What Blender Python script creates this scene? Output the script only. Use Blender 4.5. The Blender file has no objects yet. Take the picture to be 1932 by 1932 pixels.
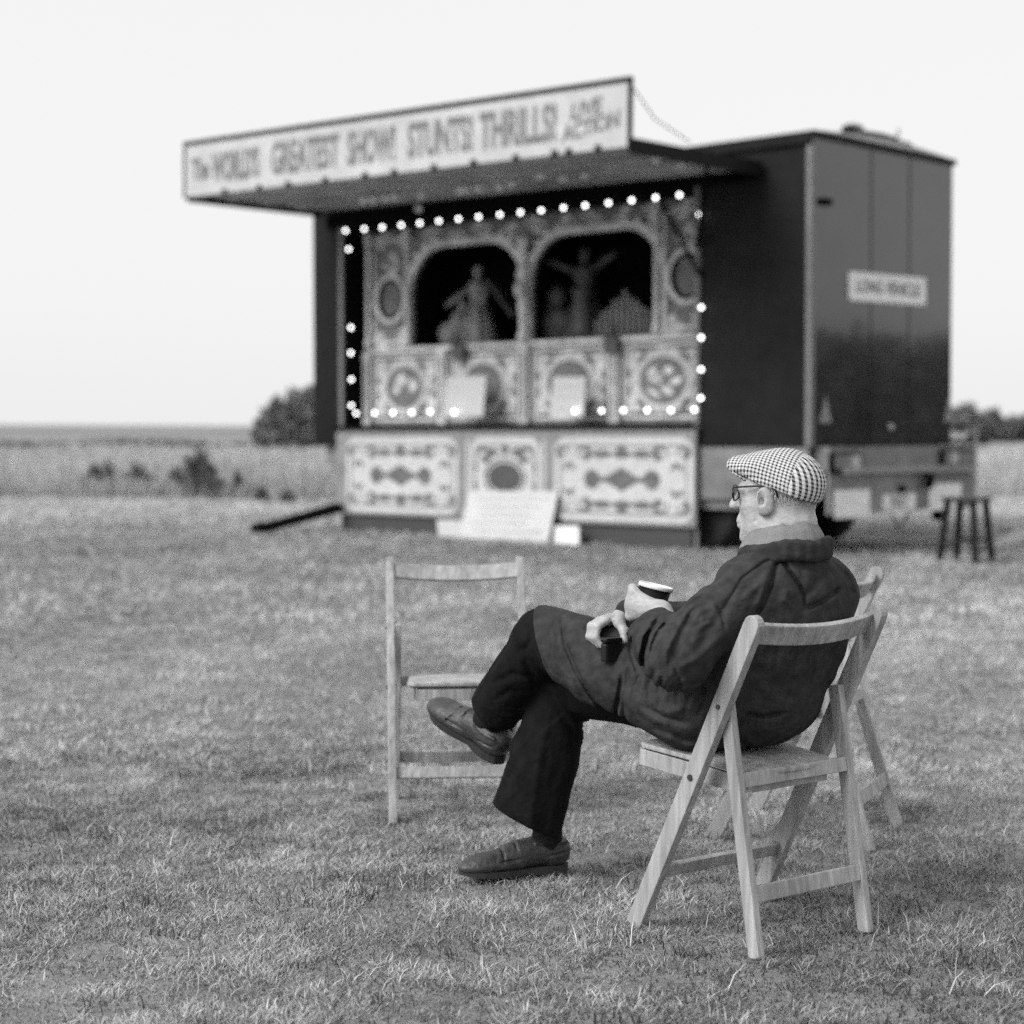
import bpy, bmesh, math, random, os
import numpy as np
from mathutils import Vector, Matrix, Euler

random.seed(7)
rng = np.random.default_rng(7)
R = math.radians
scene = bpy.context.scene
col = scene.collection
QUICK = os.environ.get('QUICK', '')

# ------------------------------------------------------------------ camera
CAM_H = 1.20
PITCH = 2.634
FPX = 3500.0          # focal length in units of a 1932 px wide frame
cd = bpy.data.cameras.new('camera')
cam = bpy.data.objects.new('camera', cd)
col.objects.link(cam)
cam.location = (0, 0, CAM_H)
cam.rotation_euler = (R(90 - PITCH), R(-0.3), 0)
cd.sensor_width = 36
cd.lens = 36 * FPX / 1932.0
cd.clip_end = 5000
cd.dof.use_dof = True
cd.dof.focus_distance = 4.4
cd.dof.aperture_fstop = 2.5
cd.dof.aperture_blades = 0
scene.camera = cam
bpy.context.view_layer.update()
CAMR = np.array(cam.matrix_world.to_3x3())
CAMP = np.array([0, 0, CAM_H])

# ------------------------------------------------------------------ world, sun, exposure
SUN_EL, SUN_AZ = 38.0, -58.0      # azimuth: 0 = behind the camera, negative = to the left of it
world = bpy.data.worlds.new('World')
scene.world = world
world.use_nodes = True
wt = world.node_tree
wt.nodes.clear()
wo = wt.nodes.new('ShaderNodeOutputWorld')
wb = wt.nodes.new('ShaderNodeBackground')
ws = wt.nodes.new('ShaderNodeTexSky')
ws.sky_type = 'NISHITA'
ws.sun_disc = False
ws.sun_elevation = R(SUN_EL)
ws.sun_rotation = R(180 - SUN_AZ)
ws.air_density = 0.6
ws.dust_density = 4.0
ws.ozone_density = 1.0
wbw = wt.nodes.new('ShaderNodeRGBToBW')
wmx = wt.nodes.new('ShaderNodeMix')
wmx.data_type = 'FLOAT'
wmx.inputs[0].default_value = 0.75          # a closed layer of thin cloud evens the sky out
wmx.inputs[3].default_value = 9.2
wt.links.new(ws.outputs[0], wbw.inputs[0])
wt.links.new(wbw.outputs[0], wmx.inputs[2])
wt.links.new(wmx.outputs[0], wb.inputs[0])
wb.inputs[1].default_value = 0.1
wt.links.new(wb.outputs[0], wo.inputs[0])
sl = bpy.data.lights.new('sun', 'SUN')
sl.energy = 2.6
sl.angle = R(32)
sl.color = (1, 1, 1)
sun = bpy.data.objects.new('sun', sl)
col.objects.link(sun)
_sd = Vector((math.sin(R(SUN_AZ)) * math.cos(R(SUN_EL)), -math.cos(R(SUN_AZ)) * math.cos(R(SUN_EL)), math.sin(R(SUN_EL))))
sun.rotation_euler = _sd.to_track_quat('Z', 'Y').to_euler()
scene.view_settings.view_transform = 'Standard'
scene.view_settings.look = 'None'
scene.view_settings.exposure = 0.30
scene.view_settings.gamma = 1.0
scene.cycles.max_bounces = 6
scene.cycles.diffuse_bounces = 3
scene.cycles.glossy_bounces = 3
scene.cycles.transparent_max_bounces = 6
scene.cycles.caustics_reflective = False
scene.cycles.caustics_refractive = False
scene.cycles.use_denoising = False
scene.cycles.use_adaptive_sampling = True
scene.cycles.adaptive_threshold = 0.04
scene.cycles.adaptive_min_samples = 24

# ------------------------------------------------------------------ helpers
def P(px, py, Y):
    """a world point at distance Y along the sight line of photo pixel (px, py)"""
    d = CAMR @ np.array([(px - 966) / FPX, -(py - 966) / FPX, -1.0])
    t = Y / d[1]
    return CAMP + d * t

def G(px, py, z=0.0):
    d = CAMR @ np.array([(px - 966) / FPX, -(py - 966) / FPX, -1.0])
    t = (z - CAM_H) / d[2]
    return CAMP + d * t

def tag(o, label=None, cat=None, group=None, kind=None):
    if label: o['label'] = label
    if cat: o['category'] = cat
    if group: o['group'] = group
    if kind: o['kind'] = kind
    return o

def thing(name, loc, rz=0, label=None, cat=None, group=None, rot=None):
    o = bpy.data.objects.new(name, None)
    col.objects.link(o)
    o.location = loc
    o.rotation_euler = rot if rot else (0, 0, rz)
    o.empty_display_size = 0.1
    return tag(o, label, cat, group)

def copy_tree(o, parent=None):
    c = o.copy()
    col.objects.link(c)
    c.parent = parent
    for ch in [x for x in bpy.data.objects if x.parent == o]:
        copy_tree(ch, c)
    return c

class MB:
    """collects shapes and links them as one mesh object"""
    def __init__(s): s.v = []; s.f = []
    def add(s, v, f):
        n = len(s.v)
        s.v += [tuple(map(float, q)) for q in v]
        s.f += [tuple(i + n for i in q) for q in f]
        return s
    def box(s, x0, x1, y0, y1, z0, z1, M=None):
        v = [Vector((x, y, z)) for x in (x0, x1) for y in (y0, y1) for z in (z0, z1)]
        if M is not None: v = [M @ q for q in v]
        return s.add(v, [(0, 1, 3, 2), (4, 6, 7, 5), (0, 4, 5, 1), (2, 3, 7, 6), (0, 2, 6, 4), (1, 5, 7, 3)])
    def bar(s, a, b, w, t, side=(1, 0, 0), taper=1.0):
        """rectangular bar a->b; t along `side`, w across both"""
        a = Vector(a); b = Vector(b); d = (b - a).normalized()
        sd = Vector(side); sd = (sd - d * sd.dot(d)).normalized(); n = d.cross(sd)
        v = []
        for p, k in ((a, 1.0), (b, taper)):
            for i, j in ((-1, -1), (1, -1), (1, 1), (-1, 1)):
                v.append(p + sd * (t / 2 * i) + n * (w / 2 * j * k))
        return s.add(v, [(3, 2, 1, 0), (4, 5, 6, 7), (0, 1, 5, 4), (1, 2, 6, 5), (2, 3, 7, 6), (3, 0, 4, 7)])
    def prism(s, pts, t, M=None, hole=None):
        """polygon in local xz extruded along +y from 0 to t (front at y=0)"""
        n = len(pts)
        v = [Vector((x, 0, z)) for x, z in pts] + [Vector((x, t, z)) for x, z in pts]
        if M is not None: v = [M @ q for q in v]
        return s.add(v, [tuple(range(n)), tuple(range(2 * n - 1, n - 1, -1))] + [(i, n + i, n + (i + 1) % n, (i + 1) % n) for i in range(n)])
    def ring(s, outer, inner, t, M=None):
        """band between two polygons of equal count, extruded along y"""
        n = len(outer)
        v = [Vector((x, 0, z)) for x, z in outer] + [Vector((x, 0, z)) for x, z in inner] + \
            [Vector((x, t, z)) for x, z in outer] + [Vector((x, t, z)) for x, z in inner]
        if M is not None: v = [M @ q for q in v]
        f = []
        for i in range(n):
            j = (i + 1) % n
            f += [(i, j, n + j, n + i), (2 * n + i, 3 * n + i, 3 * n + j, 2 * n + j), (i, 2 * n + i, 2 * n + j, j), (n + i, n + j, 3 * n + j, 3 * n + i)]
        return s.add(v, f)
    def tube(s, pts, r, n=8, cap=True):
        pts = [Vector(p) for p in pts]
        rr = r if isinstance(r, (list, tuple)) else [r] * len(pts)
        v = []; f = []
        up = Vector((0.13, 0.21, 0.97))
        for i, p in enumerate(pts):
            d = (pts[min(i + 1, len(pts) - 1)] - pts[max(i - 1, 0)]).normalized()
            a = d.cross(up)
            if a.length < 1e-3: a = d.cross(Vector((1, 0, 0)))
            a.normalize(); b = d.cross(a)
            for k in range(n):
                th = 2 * math.pi * k / n
                v.append(p + (a * math.cos(th) + b * math.sin(th)) * rr[i])
        for i in range(len(pts) - 1):
            for k in range(n):
                f.append((i * n + k, i * n + (k + 1) % n, (i + 1) * n + (k + 1) % n, (i + 1) * n + k))
        if cap:
            f.append(tuple(range(n - 1, -1, -1))); m = (len(pts) - 1) * n
            f.append(tuple(m + k for k in range(n)))
        return s.add(v, f)
    def lathe(s, prof, n=20, M=None):
        """profile of (r, z) around z"""
        v = []; f = []
        for r, z in prof:
            for k in range(n):
                th = 2 * math.pi * k / n
                v.append(Vector((r * math.cos(th), r * math.sin(th), z)))
        for i in range(len(prof) - 1):
            for k in range(n):
                f.append((i * n + k, i * n + (k + 1) % n, (i + 1) * n + (k + 1) % n, (i + 1) * n + k))
        f.append(tuple(range(n - 1, -1, -1))); m = (len(prof) - 1) * n
        f.append(tuple(m + k for k in range(n)))
        if M is not None: v = [M @ q for q in v]
        return s.add(v, f)
    def ball(s, c, r, n=10, m=6):
        rx, ry, rz = r if isinstance(r, (list, tuple)) else (r, r, r)
        c = Vector(c); v = []; f = []
        for i in range(1, m):
            a = math.pi * i / m
            for k in range(n):
                th = 2 * math.pi * k / n
                v.append(c + Vector((rx * math.sin(a) * math.cos(th), ry * math.sin(a) * math.sin(th), rz * math.cos(a))))
        top = len(v); v.append(c + Vector((0, 0, rz))); v.append(c - Vector((0, 0, rz)))
        for i in range(m - 2):
            for k in range(n):
                f.append((i * n + k, (i + 1) * n + k, (i + 1) * n + (k + 1) % n, i * n + (k + 1) % n))
        for k in range(n):
            f.append((top, k, (k + 1) % n)); q = (m - 2) * n
            f.append((top + 1, q + (k + 1) % n, q + k))
        return s.add(v, f)
    def build(s, name, mat, parent=None, smooth=False, bevel=0, M=None):
        me = bpy.data.meshes.new(name)
        me.from_pydata(s.v, [], s.f)
        bm = bmesh.new(); bm.from_mesh(me)
        bmesh.ops.recalc_face_normals(bm, faces=bm.faces)
        if bevel:
            bmesh.ops.bevel(bm, geom=[e for e in bm.edges if len(e.link_faces) == 2 and e.calc_face_angle(0) > 0.6], offset=bevel, segments=2, affect='EDGES', profile=0.6)
        bm.to_mesh(me); bm.free()
        if smooth:
            me.polygons.foreach_set('use_smooth', [True] * len(me.polygons))
        me.materials.append(mat)
        o = bpy.data.objects.new(name, me)
        col.objects.link(o)
        if parent: o.parent = parent
        if M is not None: o.matrix_local = M
        return o

def text_obj(name, body, size, mat, parent, M, ext=0.003, sx=1.0, shear=0.0, spacing=1.0):
    cu = bpy.data.curves.new(name, 'FONT')
    cu.body = body; cu.size = size; cu.extrude = ext; cu.align_x = 'CENTER'; cu.align_y = 'CENTER'
    cu.shear = shear; cu.space_character = spacing; cu.resolution_u = 3
    cu.offset = size * 0.028
    t = bpy.data.objects.new(name + '_curve', cu)
    col.objects.link(t)
    dg = bpy.context.evaluated_depsgraph_get()
    me = bpy.data.meshes.new_from_object(t.evaluated_get(dg))
    bpy.data.objects.remove(t)
    me.transform(Matrix.Diagonal((sx, 1, 1, 1)))
    me.transform(Matrix.Rotation(R(90), 4, 'X'))       # stands in the xz plane, faces -y
    me.name = name
    me.materials.clear(); me.materials.append(mat)
    o = bpy.data.objects.new(name, me)
    col.objects.link(o)
    o.parent = parent
    o.matrix_local = M
    return o

# ------------------------------------------------------------------ materials (the photograph is black and white)
def mat(name, g, rough=0.6, var=0.0, scale=8.0, bump=0.0, bscale=60.0, spec=0.4, stretch=(1, 1, 1), metal=0.0, coat=0.0, var2=0.0, scale2=1.5, emit=0.0):
    m = bpy.data.materials.new(name)
    m.use_nodes = True
    nt = m.node_tree
    b = nt.nodes['Principled BSDF']
    b.inputs['Base Color'].default_value = (g, g, g, 1)
    b.inputs['Roughness'].default_value = rough
    b.inputs['Specular IOR Level'].default_value = spec
    b.inputs['Metallic'].default_value = metal
    b.inputs['Coat Weight'].default_value = coat
    if emit:
        b.inputs['Emission Color'].default_value = (1, 1, 1, 1)
        b.inputs['Emission Strength'].default_value = emit
    if var or bump or var2:
        tc = nt.nodes.new('ShaderNodeTexCoord')
        mp = nt.nodes.new('ShaderNodeMapping')
        mp.inputs['Scale'].default_value = stretch
        nt.links.new(tc.outputs['Object'], mp.inputs[0])
    if var or var2:
        n1 = nt.nodes.new('ShaderNodeTexNoise'); n1.inputs['Scale'].default_value = scale; n1.inputs['Detail'].default_value = 6
        n2 = nt.nodes.new('ShaderNodeTexNoise'); n2.inputs['Scale'].default_value = scale2; n2.inputs['Detail'].default_value = 3
        nt.links.new(mp.outputs[0], n1.inputs['Vector']); nt.links.new(mp.outputs[0], n2.inputs['Vector'])
        def mr(n, v):
            q = nt.nodes.new('ShaderNodeMapRange')
            q.inputs['From Min'].default_value = 0.3; q.inputs['From Max'].default_value = 0.7
            q.inputs['To Min'].default_value = 1 - v; q.inputs['To Max'].default_value = 1 + v
            nt.links.new(n.outputs['Fac'], q.inputs['Value']); return q
        a = mr(n1, var); c = mr(n2, var2)
        mu = nt.nodes.new('ShaderNodeMath'); mu.operation = 'MULTIPLY'
        nt.links.new(a.outputs[0], mu.inputs[0]); nt.links.new(c.outputs[0], mu.inputs[1])
        mg = nt.nodes.new('ShaderNodeMath'); mg.operation = 'MULTIPLY'; mg.inputs[1].default_value = g
        nt.links.new(mu.outputs[0], mg.inputs[0])
        nt.links.new(mg.outputs[0], b.inputs['Base Color'])
    if bump:
        n3 = nt.nodes.new('ShaderNodeTexNoise'); n3.inputs['Scale'].default_value = bscale; n3.inputs['Detail'].default_value = 5
        nt.links.new(mp.outputs[0], n3.inputs['Vector'])
        bp = nt.nodes.new('ShaderNodeBump'); bp.inputs['Strength'].default_value = bump; bp.inputs['Distance'].default_value = 0.01
        nt.links.new(n3.outputs['Fac'], bp.inputs['Height'])
        nt.links.new(bp.outputs[0], b.inputs['Normal'])
    return m
# ------------------------------------------------------------------ signed-distance modelling (bodies and clothes as one continuous skin)
def _v(a): return np.asarray(a, np.float32)

class SDF:
    def __init__(s): s.ops = []
    def cap(s, a, b, ra, rb=None, k=0.02, op='u', flat=None, fr=1.0):
        """tapered capsule; flat = direction along which the section is squeezed by fr"""
        a = _v(a); b = _v(b); rb = ra if rb is None else rb
        ab = b - a; L2 = max(float(ab @ ab), 1e-9)
        if flat is not None:
            fl = _v(flat); fl = fl / np.linalg.norm(fl)
        def f(p):
            pa = p - a
            t = np.clip((pa @ ab) / L2, 0, 1)
            q = pa - t[:, None] * ab
            r = ra + (rb - ra) * t
            if flat is not None:
                c = q @ fl
                q = q + np.outer(c * (1 / fr - 1), fl)
                return (np.sqrt((q * q).sum(1)) - r) * fr
            return np.sqrt((q * q).sum(1)) - r
        s.ops.append((f, (a + b) / 2, math.sqrt(L2) / 2 + max(ra, rb), k, op)); return s
    def chain(s, pts, rs, k=0.02, op='u', **kw):
        for i in range(len(pts) - 1): s.cap(pts[i], pts[i + 1], rs[i], rs[i + 1], k=k, op=op, **kw)
        return s
    def ell(s, c, r, M=None, k=0.02, op='u'):
        c = _v(c); r = _v(r)
        Mi = None if M is None else _v(M)      # columns = axes
        def f(p):
            q = p - c
            if Mi is not None: q = q @ Mi
            k0 = np.sqrt(((q / r) ** 2).sum(1)); k1 = np.sqrt(((q / (r * r)) ** 2).sum(1)) + 1e-9
            return k0 * (k0 - 1) / k1
        s.ops.append((f, c, float(r.max()), k, op)); return s
    def rawfn(s, f, op, k=0.0, c=(0, 0, 0), rad=1e3):
        s.ops.append((f, _v(c), rad, k, op)); return s
    def plane(s, p0, n, k=0.004, c=None, rad=1e3):
        """cut away everything on the side n points to"""
        p0 = _v(p0); n = _v(n); n = n / np.linalg.norm(n)
        s.ops.append((lambda p: -((p - p0) @ n), _v(p0 if c is None else c), rad, k, 's')); return s
    def disp(s, f, c=(0, 0, 0), rad=1e3):
        s.ops.append((f, _v(c), rad, 0, 'd')); return s
    def ev(s, p, cc, cr):
        d = np.full(len(p), 0.5, np.float32)
        for f, c, rad, k, op in s.ops:
            if float(np.linalg.norm(c - cc)) > rad + cr + 0.08 and op in 'us': continue
            e = f(p)
            if op == 'd': d = d + e; continue
            if op == 's': e = -e
            if k > 0:
                h = np.clip(k - np.abs(d - e), 0, None) / k
                m = h * h * k * 0.25
                d = np.minimum(d, e) - m if op == 'u' else np.maximum(d, e) + m
            else:
                d = np.minimum(d, e) if op == 'u' else np.maximum(d, e)
        return d.astype(np.float32)

def sdf_mesh(S, lo, hi, h, B=8):
    lo = np.array(lo, np.float32); hi = np.array(hi, np.float32)
    nb = np.ceil((hi - lo) / (h * B)).astype(int)
    n = nb * B
    vol = np.full(tuple(n), 0.5, np.float32)
    # coarse pass in groups of 4x4x4 blocks
    gsz = 4
    loc = (np.stack(np.meshgrid(*[np.arange(B)] * 3, indexing='ij'), -1).reshape(-1, 3)).astype(np.float32)
    for gx in range(0, nb[0], gsz):
        for gy in range(0, nb[1], gsz):
            for gz in range(0, nb[2], gsz):
                bi = np.stack(np.meshgrid(np.arange(gx, min(gx + gsz, nb[0])), np.arange(gy, min(gy + gsz, nb[1])), np.arange(gz, min(gz + gsz, nb[2])), indexing='ij'), -1).reshape(-1, 3)
                cen = lo + (bi + 0.5) * (B * h)
                cc = cen.mean(0); cr = gsz * B * h * 0.87
                d = S.ev(cen.astype(np.float32), cc, cr)
                near = np.abs(d) < B * h * 1.25 + 0.008
                for q in np.nonzero(~near)[0]:
                    if d[q] < 0:
                        b = bi[q] * B; vol[b[0]:b[0] + B, b[1]:b[1] + B, b[2]:b[2] + B] = -0.5
                bn = bi[near]
                if not len(bn): continue
                pts = (lo + (bn[:, None, :] * B + loc[None]) * h).reshape(-1, 3).astype(np.float32)
                dv = S.ev(pts, cc, cr).reshape(len(bn), B, B, B)
                for q, b in enumerate(bn * B):
                    vol[b[0]:b[0] + B, b[1]:b[1] + B, b[2]:b[2] + B] = dv[q]
    neg = vol < 0
    cnt = np.zeros(tuple(n - 1), np.uint8)
    for i in (0, 1):
        for j in (0, 1):
            for k in (0, 1):
                cnt += neg[i:n[0] - 1 + i, j:n[1] - 1 + j, k:n[2] - 1 + k]
    act = (cnt > 0) & (cnt < 8)
    cells = np.argwhere(act)
    idx = np.full(tuple(n - 1), -1, np.int32)
    idx[act] = np.arange(len(cells), dtype=np.int32)
    corner = [(i, j, k) for i in (0, 1) for j in (0, 1) for k in (0, 1)]
    cv = np.stack([vol[cells[:, 0] + i, cells[:, 1] + j, cells[:, 2] + k] for i, j, k in corner], 1)
    acc = np.zeros((len(cells), 3), np.float32); num = np.zeros(len(cells), np.float32)
    for a in range(8):
        for b in range(a + 1, 8):
            ca = np.array(corner[a]); cb = np.array(corner[b])
            if np.abs(ca - cb).sum() != 1: continue
            va, vb = cv[:, a], cv[:, b]
            x = (va < 0) != (vb < 0)
            t = np.where(x, va / np.where(x, va - vb, 1), 0)[:, None]
            acc += np.where(x[:, None], ca + (cb - ca) * t, 0); num += x
    verts = lo + (cells + acc / num[:, None]) * h
    quads = []
    for ax in range(3):
        o1, o2 = [(1, 2), (2, 0), (0, 1)][ax]
        sl0 = [slice(1, n[q] - 1) for q in range(3)]; sl1 = list(sl0)
        sl0[ax] = slice(0, n[ax] - 1); sl1[ax] = slice(1, n[ax])
        A = neg[tuple(sl0)]; Bv = neg[tuple(sl1)]
        off = np.array([1, 1, 1]); off[ax] = 0
        for flip, msk in ((0, A & ~Bv), (1, ~A & Bv)):
            e = np.argwhere(msk) + off
            if not len(e): continue
            d1 = np.zeros(3, int); d1[o1] = 1; d2 = np.zeros(3, int); d2[o2] = 1
            q = [idx[tuple((e - u).T)] for u in (d1 + d2, d2, 0 * d1, d1)]
            q = np.stack(q if not flip else q[::-1], 1)
            quads.append(q)
    return verts, np.concatenate(quads)

def sdf_obj(name, S, lo, hi, h, m, parent=None, M=None, smooth_it=1):
    v, q = sdf_mesh(S, lo, hi, h)
    # keep pieces that matter: drop specks
    if smooth_it:
        for _ in range(smooth_it):
            s = np.zeros_like(v); c = np.zeros(len(v), np.float32)
            for a, b in ((0, 1), (1, 2), (2, 3), (3, 0)):
                np.add.at(s, q[:, a], v[q[:, b]]); np.add.at(c, q[:, a], 1)
                np.add.at(s, q[:, b], v[q[:, a]]); np.add.at(c, q[:, b], 1)
            v = v * 0.5 + 0.5 * s / c[:, None]
    if M is not None:
        Mi = np.array(M.inverted()); v = v @ Mi[:3, :3].T + Mi[:3, 3]
    me = bpy.data.meshes.new(name)
    me.vertices.add(len(v)); me.vertices.foreach_set('co', v.astype(np.float32).ravel())
    me.loops.add(len(q) * 4); me.loops.foreach_set('vertex_index', q.astype(np.int32).ravel())
    me.polygons.add(len(q)); me.polygons.foreach_set('loop_start', np.arange(0, len(q) * 4, 4, dtype=np.int32))
    me.polygons.foreach_set('use_smooth', np.ones(len(q), bool))
    me.update(calc_edges=True); me.validate()
    me.materials.append(m)
    o = bpy.data.objects.new(name, me)
    col.objects.link(o)
    if parent: o.parent = parent
    if M is not None: o.matrix_world = M
    return o

def to_px(p):
    d = (p - CAMP.astype(np.float32)) @ CAMR.astype(np.float32)
    z = -d[:, 2]
    return 966 + FPX * d[:, 0] / z, 966 - FPX * d[:, 1] / z, z

def fold(pl, amp, w, ylim=None):
    """a crease (amp > 0) or ridge (amp < 0) along a line on the side seen from the camera.
    pl = list of photo pixels, w = half width in px"""
    pl = np.array(pl, np.float32)
    lo = pl.min(0) - 3 * w; hi = pl.max(0) + 3 * w
    def f(p):
        out = np.zeros(len(p), np.float32)
        x, y, z = to_px(p)
        m = (x > lo[0]) & (x < hi[0]) & (y > lo[1]) & (y < hi[1])
        if ylim is not None: m &= p[:, 1] < ylim
        if not m.any(): return out
        q = np.stack([x[m], y[m]], 1); best = np.full(len(q), 1e9, np.float32)
        L = 0; seg = np.linalg.norm(np.diff(pl, axis=0), axis=1); tot = seg.sum(); tb = np.zeros(len(q), np.float32)
        for i in range(len(pl) - 1):
            ab = pl[i + 1] - pl[i]; t = np.clip(((q - pl[i]) @ ab) / (ab @ ab), 0, 1)
            dd = np.linalg.norm(q - pl[i] - t[:, None] * ab, axis=1)
            u = dd < best; best = np.where(u, dd, best); tb = np.where(u, (L + t * seg[i]) / tot, tb); L += seg[i]
        fade = np.clip(np.minimum(tb, 1 - tb) * 5 + 0.25, 0, 1)
        out[m] = amp * np.exp(-(best / w) ** 2) * fade
        return out
    return f
# ------------------------------------------------------------------ ground and fields
def ground_mat():
    m = bpy.data.materials.new('meadow'); m.use_nodes = True
    nt = m.node_tree; b = nt.nodes['Principled BSDF']; b.inputs['Roughness'].default_value = 0.95; b.inputs['Specular IOR Level'].default_value = 0.1
    geo = nt.nodes.new('ShaderNodeNewGeometry'); sp = nt.nodes.new('ShaderNodeSeparateXYZ'); nt.links.new(geo.outputs['Position'], sp.inputs[0])
    def noise(sc, det=6, rough=0.6):
        n = nt.nodes.new('ShaderNodeTexNoise'); n.inputs['Scale'].default_value = sc; n.inputs['Detail'].default_value = det; n.inputs['Roughness'].default_value = rough
        nt.links.new(geo.outputs['Position'], n.inputs['Vector']); return n.outputs['Fac']
    def M(op, a, bb=None):
        n = nt.nodes.new('ShaderNodeMath'); n.operation = op
        for i, q in enumerate((a, bb)):
            if q is None: continue
            if isinstance(q, (int, float)): n.inputs[i].default_value = q
            else: nt.links.new(q, n.inputs[i])
        return n.outputs[0]
    r = nt.nodes.new('ShaderNodeValToRGB'); e = r.color_ramp.elements
    e[0].position = 0.30; e[0].color = (0.10,) * 3 + (1,); e[1].position = 0.68; e[1].color = (0.34,) * 3 + (1,)
    fac = M('ADD', M('MULTIPLY', noise(2.3), 0.35), M('ADD', M('MULTIPLY', noise(14), 0.35), M('MULTIPLY', noise(90), 0.30)))
    nt.links.new(fac, r.inputs[0])
    far = nt.nodes.new('ShaderNodeValToRGB')        # field bands by distance
    wob = M('MULTIPLY', M('SUBTRACT', noise(0.05, 3), 0.5), 0.10)
    dist = M('ADD', M('DIVIDE', M('LOGARITHM', M('MAXIMUM', sp.outputs[1], 1.0), 10.0), 3.6), M('MULTIPLY', wob, 0.15))
    e = far.color_ramp.elements
    e[0].position = 0.30; e[0].color = (0.21,) * 3 + (1,); e[1].position = 0.40; e[1].color = (0.35,) * 3 + (1,)
    for p, g in ((0.52, 0.34), (0.5556, 0.33), (0.562, 0.17), (0.570, 0.18), (0.578, 0.33), (0.610, 0.31), (0.616, 0.16), (0.628, 0.18), (0.64, 0.22), (1.0, 0.22)):
        q = far.color_ramp.elements.new(p); q.color = (g, g, g, 1)
    nt.links.new(dist, far.inputs[0])
    mx = nt.nodes.new('ShaderNodeMix'); mx.data_type = 'RGBA'
    mr = nt.nodes.new('ShaderNodeMapRange'); mr.inputs['From Min'].default_value = 9; mr.inputs['From Max'].default_value = 22
    nt.links.new(sp.outputs[1], mr.inputs['Value'])
    nt.links.new(mr.outputs[0], mx.inputs[0]); nt.links.new(r.outputs[0], mx.inputs[6]); nt.links.new(far.outputs[0], mx.inputs[7])
    mo = nt.nodes.new('ShaderNodeMapRange'); mo.inputs['From Min'].default_value = 0.35; mo.inputs['From Max'].default_value = 0.65; mo.inputs['To Min'].default_value = 0.75; mo.inputs['To Max'].default_value = 1.2
    nt.links.new(M('ADD', M('MULTIPLY', noise(0.6, 5), 0.6), M('MULTIPLY', noise(4.5, 4), 0.4)), mo.inputs['Value'])
    mm = nt.nodes.new('ShaderNodeMix'); mm.data_type = 'RGBA'; mm.blend_type = 'MULTIPLY'; mm.inputs[0].default_value = 1
    nt.links.new(mx.outputs[2], mm.inputs[6]); nt.links.new(mo.outputs[0], mm.inputs[7])
    nt.links.new(mm.outputs[2], b.inputs['Base Color'])
    bp = nt.nodes.new('ShaderNodeBump'); bp.inputs['Strength'].default_value = 0.6; bp.inputs['Distance'].default_value = 0.02
    nt.links.new(noise(40), bp.inputs['Height']); nt.links.new(bp.outputs[0], b.inputs['Normal'])
    return m

def gz(x, y):
    """height of the ground: gentle lumps"""
    return 0.010 * math.sin(x * 2.1 + y * 0.7) * math.sin(y * 1.7 - x * 0.6) - 0.006
xs = sorted(set([-2500, -900, -300, -100, -40, -20, -10] + [q * 0.25 for q in range(-32, 33)] + [12, 16, 22, 35, 60, 120, 300, 900, 2500]))
ys = sorted(set([-300, -60, -10, 0, 2] + [2 + q * 0.25 for q in range(1, 73)] + [22, 26, 32, 45, 70, 110, 160, 240, 400, 700, 1200, 2000, 4000]))
mb = MB(); nx = len(xs)
mb.v = [(x, y, gz(x, y) if abs(x) < 9 and 1 < y < 20 else -0.006) for y in ys for x in xs]
mb.f = [(j * nx + i, j * nx + i + 1, (j + 1) * nx + i + 1, (j + 1) * nx + i) for j in range(len(ys) - 1) for i in range(nx - 1)]
gr = mb.build('ground', ground_mat(), smooth=True); tag(gr, kind='structure')

# ---- blades of grass, thicker near the camera
def blade_mat(name, lo, hi, sc=1.1):
    m = bpy.data.materials.new(name); m.use_nodes = True
    nt = m.node_tree; b = nt.nodes['Principled BSDF']; b.inputs['Roughness'].default_value = 0.7; b.inputs['Specular IOR Level'].default_value = 0.2
    at = nt.nodes.new('ShaderNodeAttribute'); at.attribute_name = 'tone'
    r = nt.nodes.new('ShaderNodeMapRange'); r.inputs['To Min'].default_value = lo; r.inputs['To Max'].default_value = hi
    nt.links.new(at.outputs['Fac'], r.inputs['Value']); nt.links.new(r.outputs[0], b.inputs['Base Color'])
    return m

def vnoise(x, y, seed):
    """smooth value noise"""
    r = np.random.default_rng(seed).random((64, 64)).astype(np.float32)
    xi = np.floor(x).astype(int); yi = np.floor(y).astype(int); fx = x - xi; fy = y - yi
    fx = fx * fx * (3 - 2 * fx); fy = fy * fy * (3 - 2 * fy)
    g = lambda i, j: r[(i % 64), (j % 64)]
    return (g(xi, yi) * (1 - fx) + g(xi + 1, yi) * fx) * (1 - fy) + (g(xi, yi + 1) * (1 - fx) + g(xi + 1, yi + 1) * fx) * fy

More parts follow.
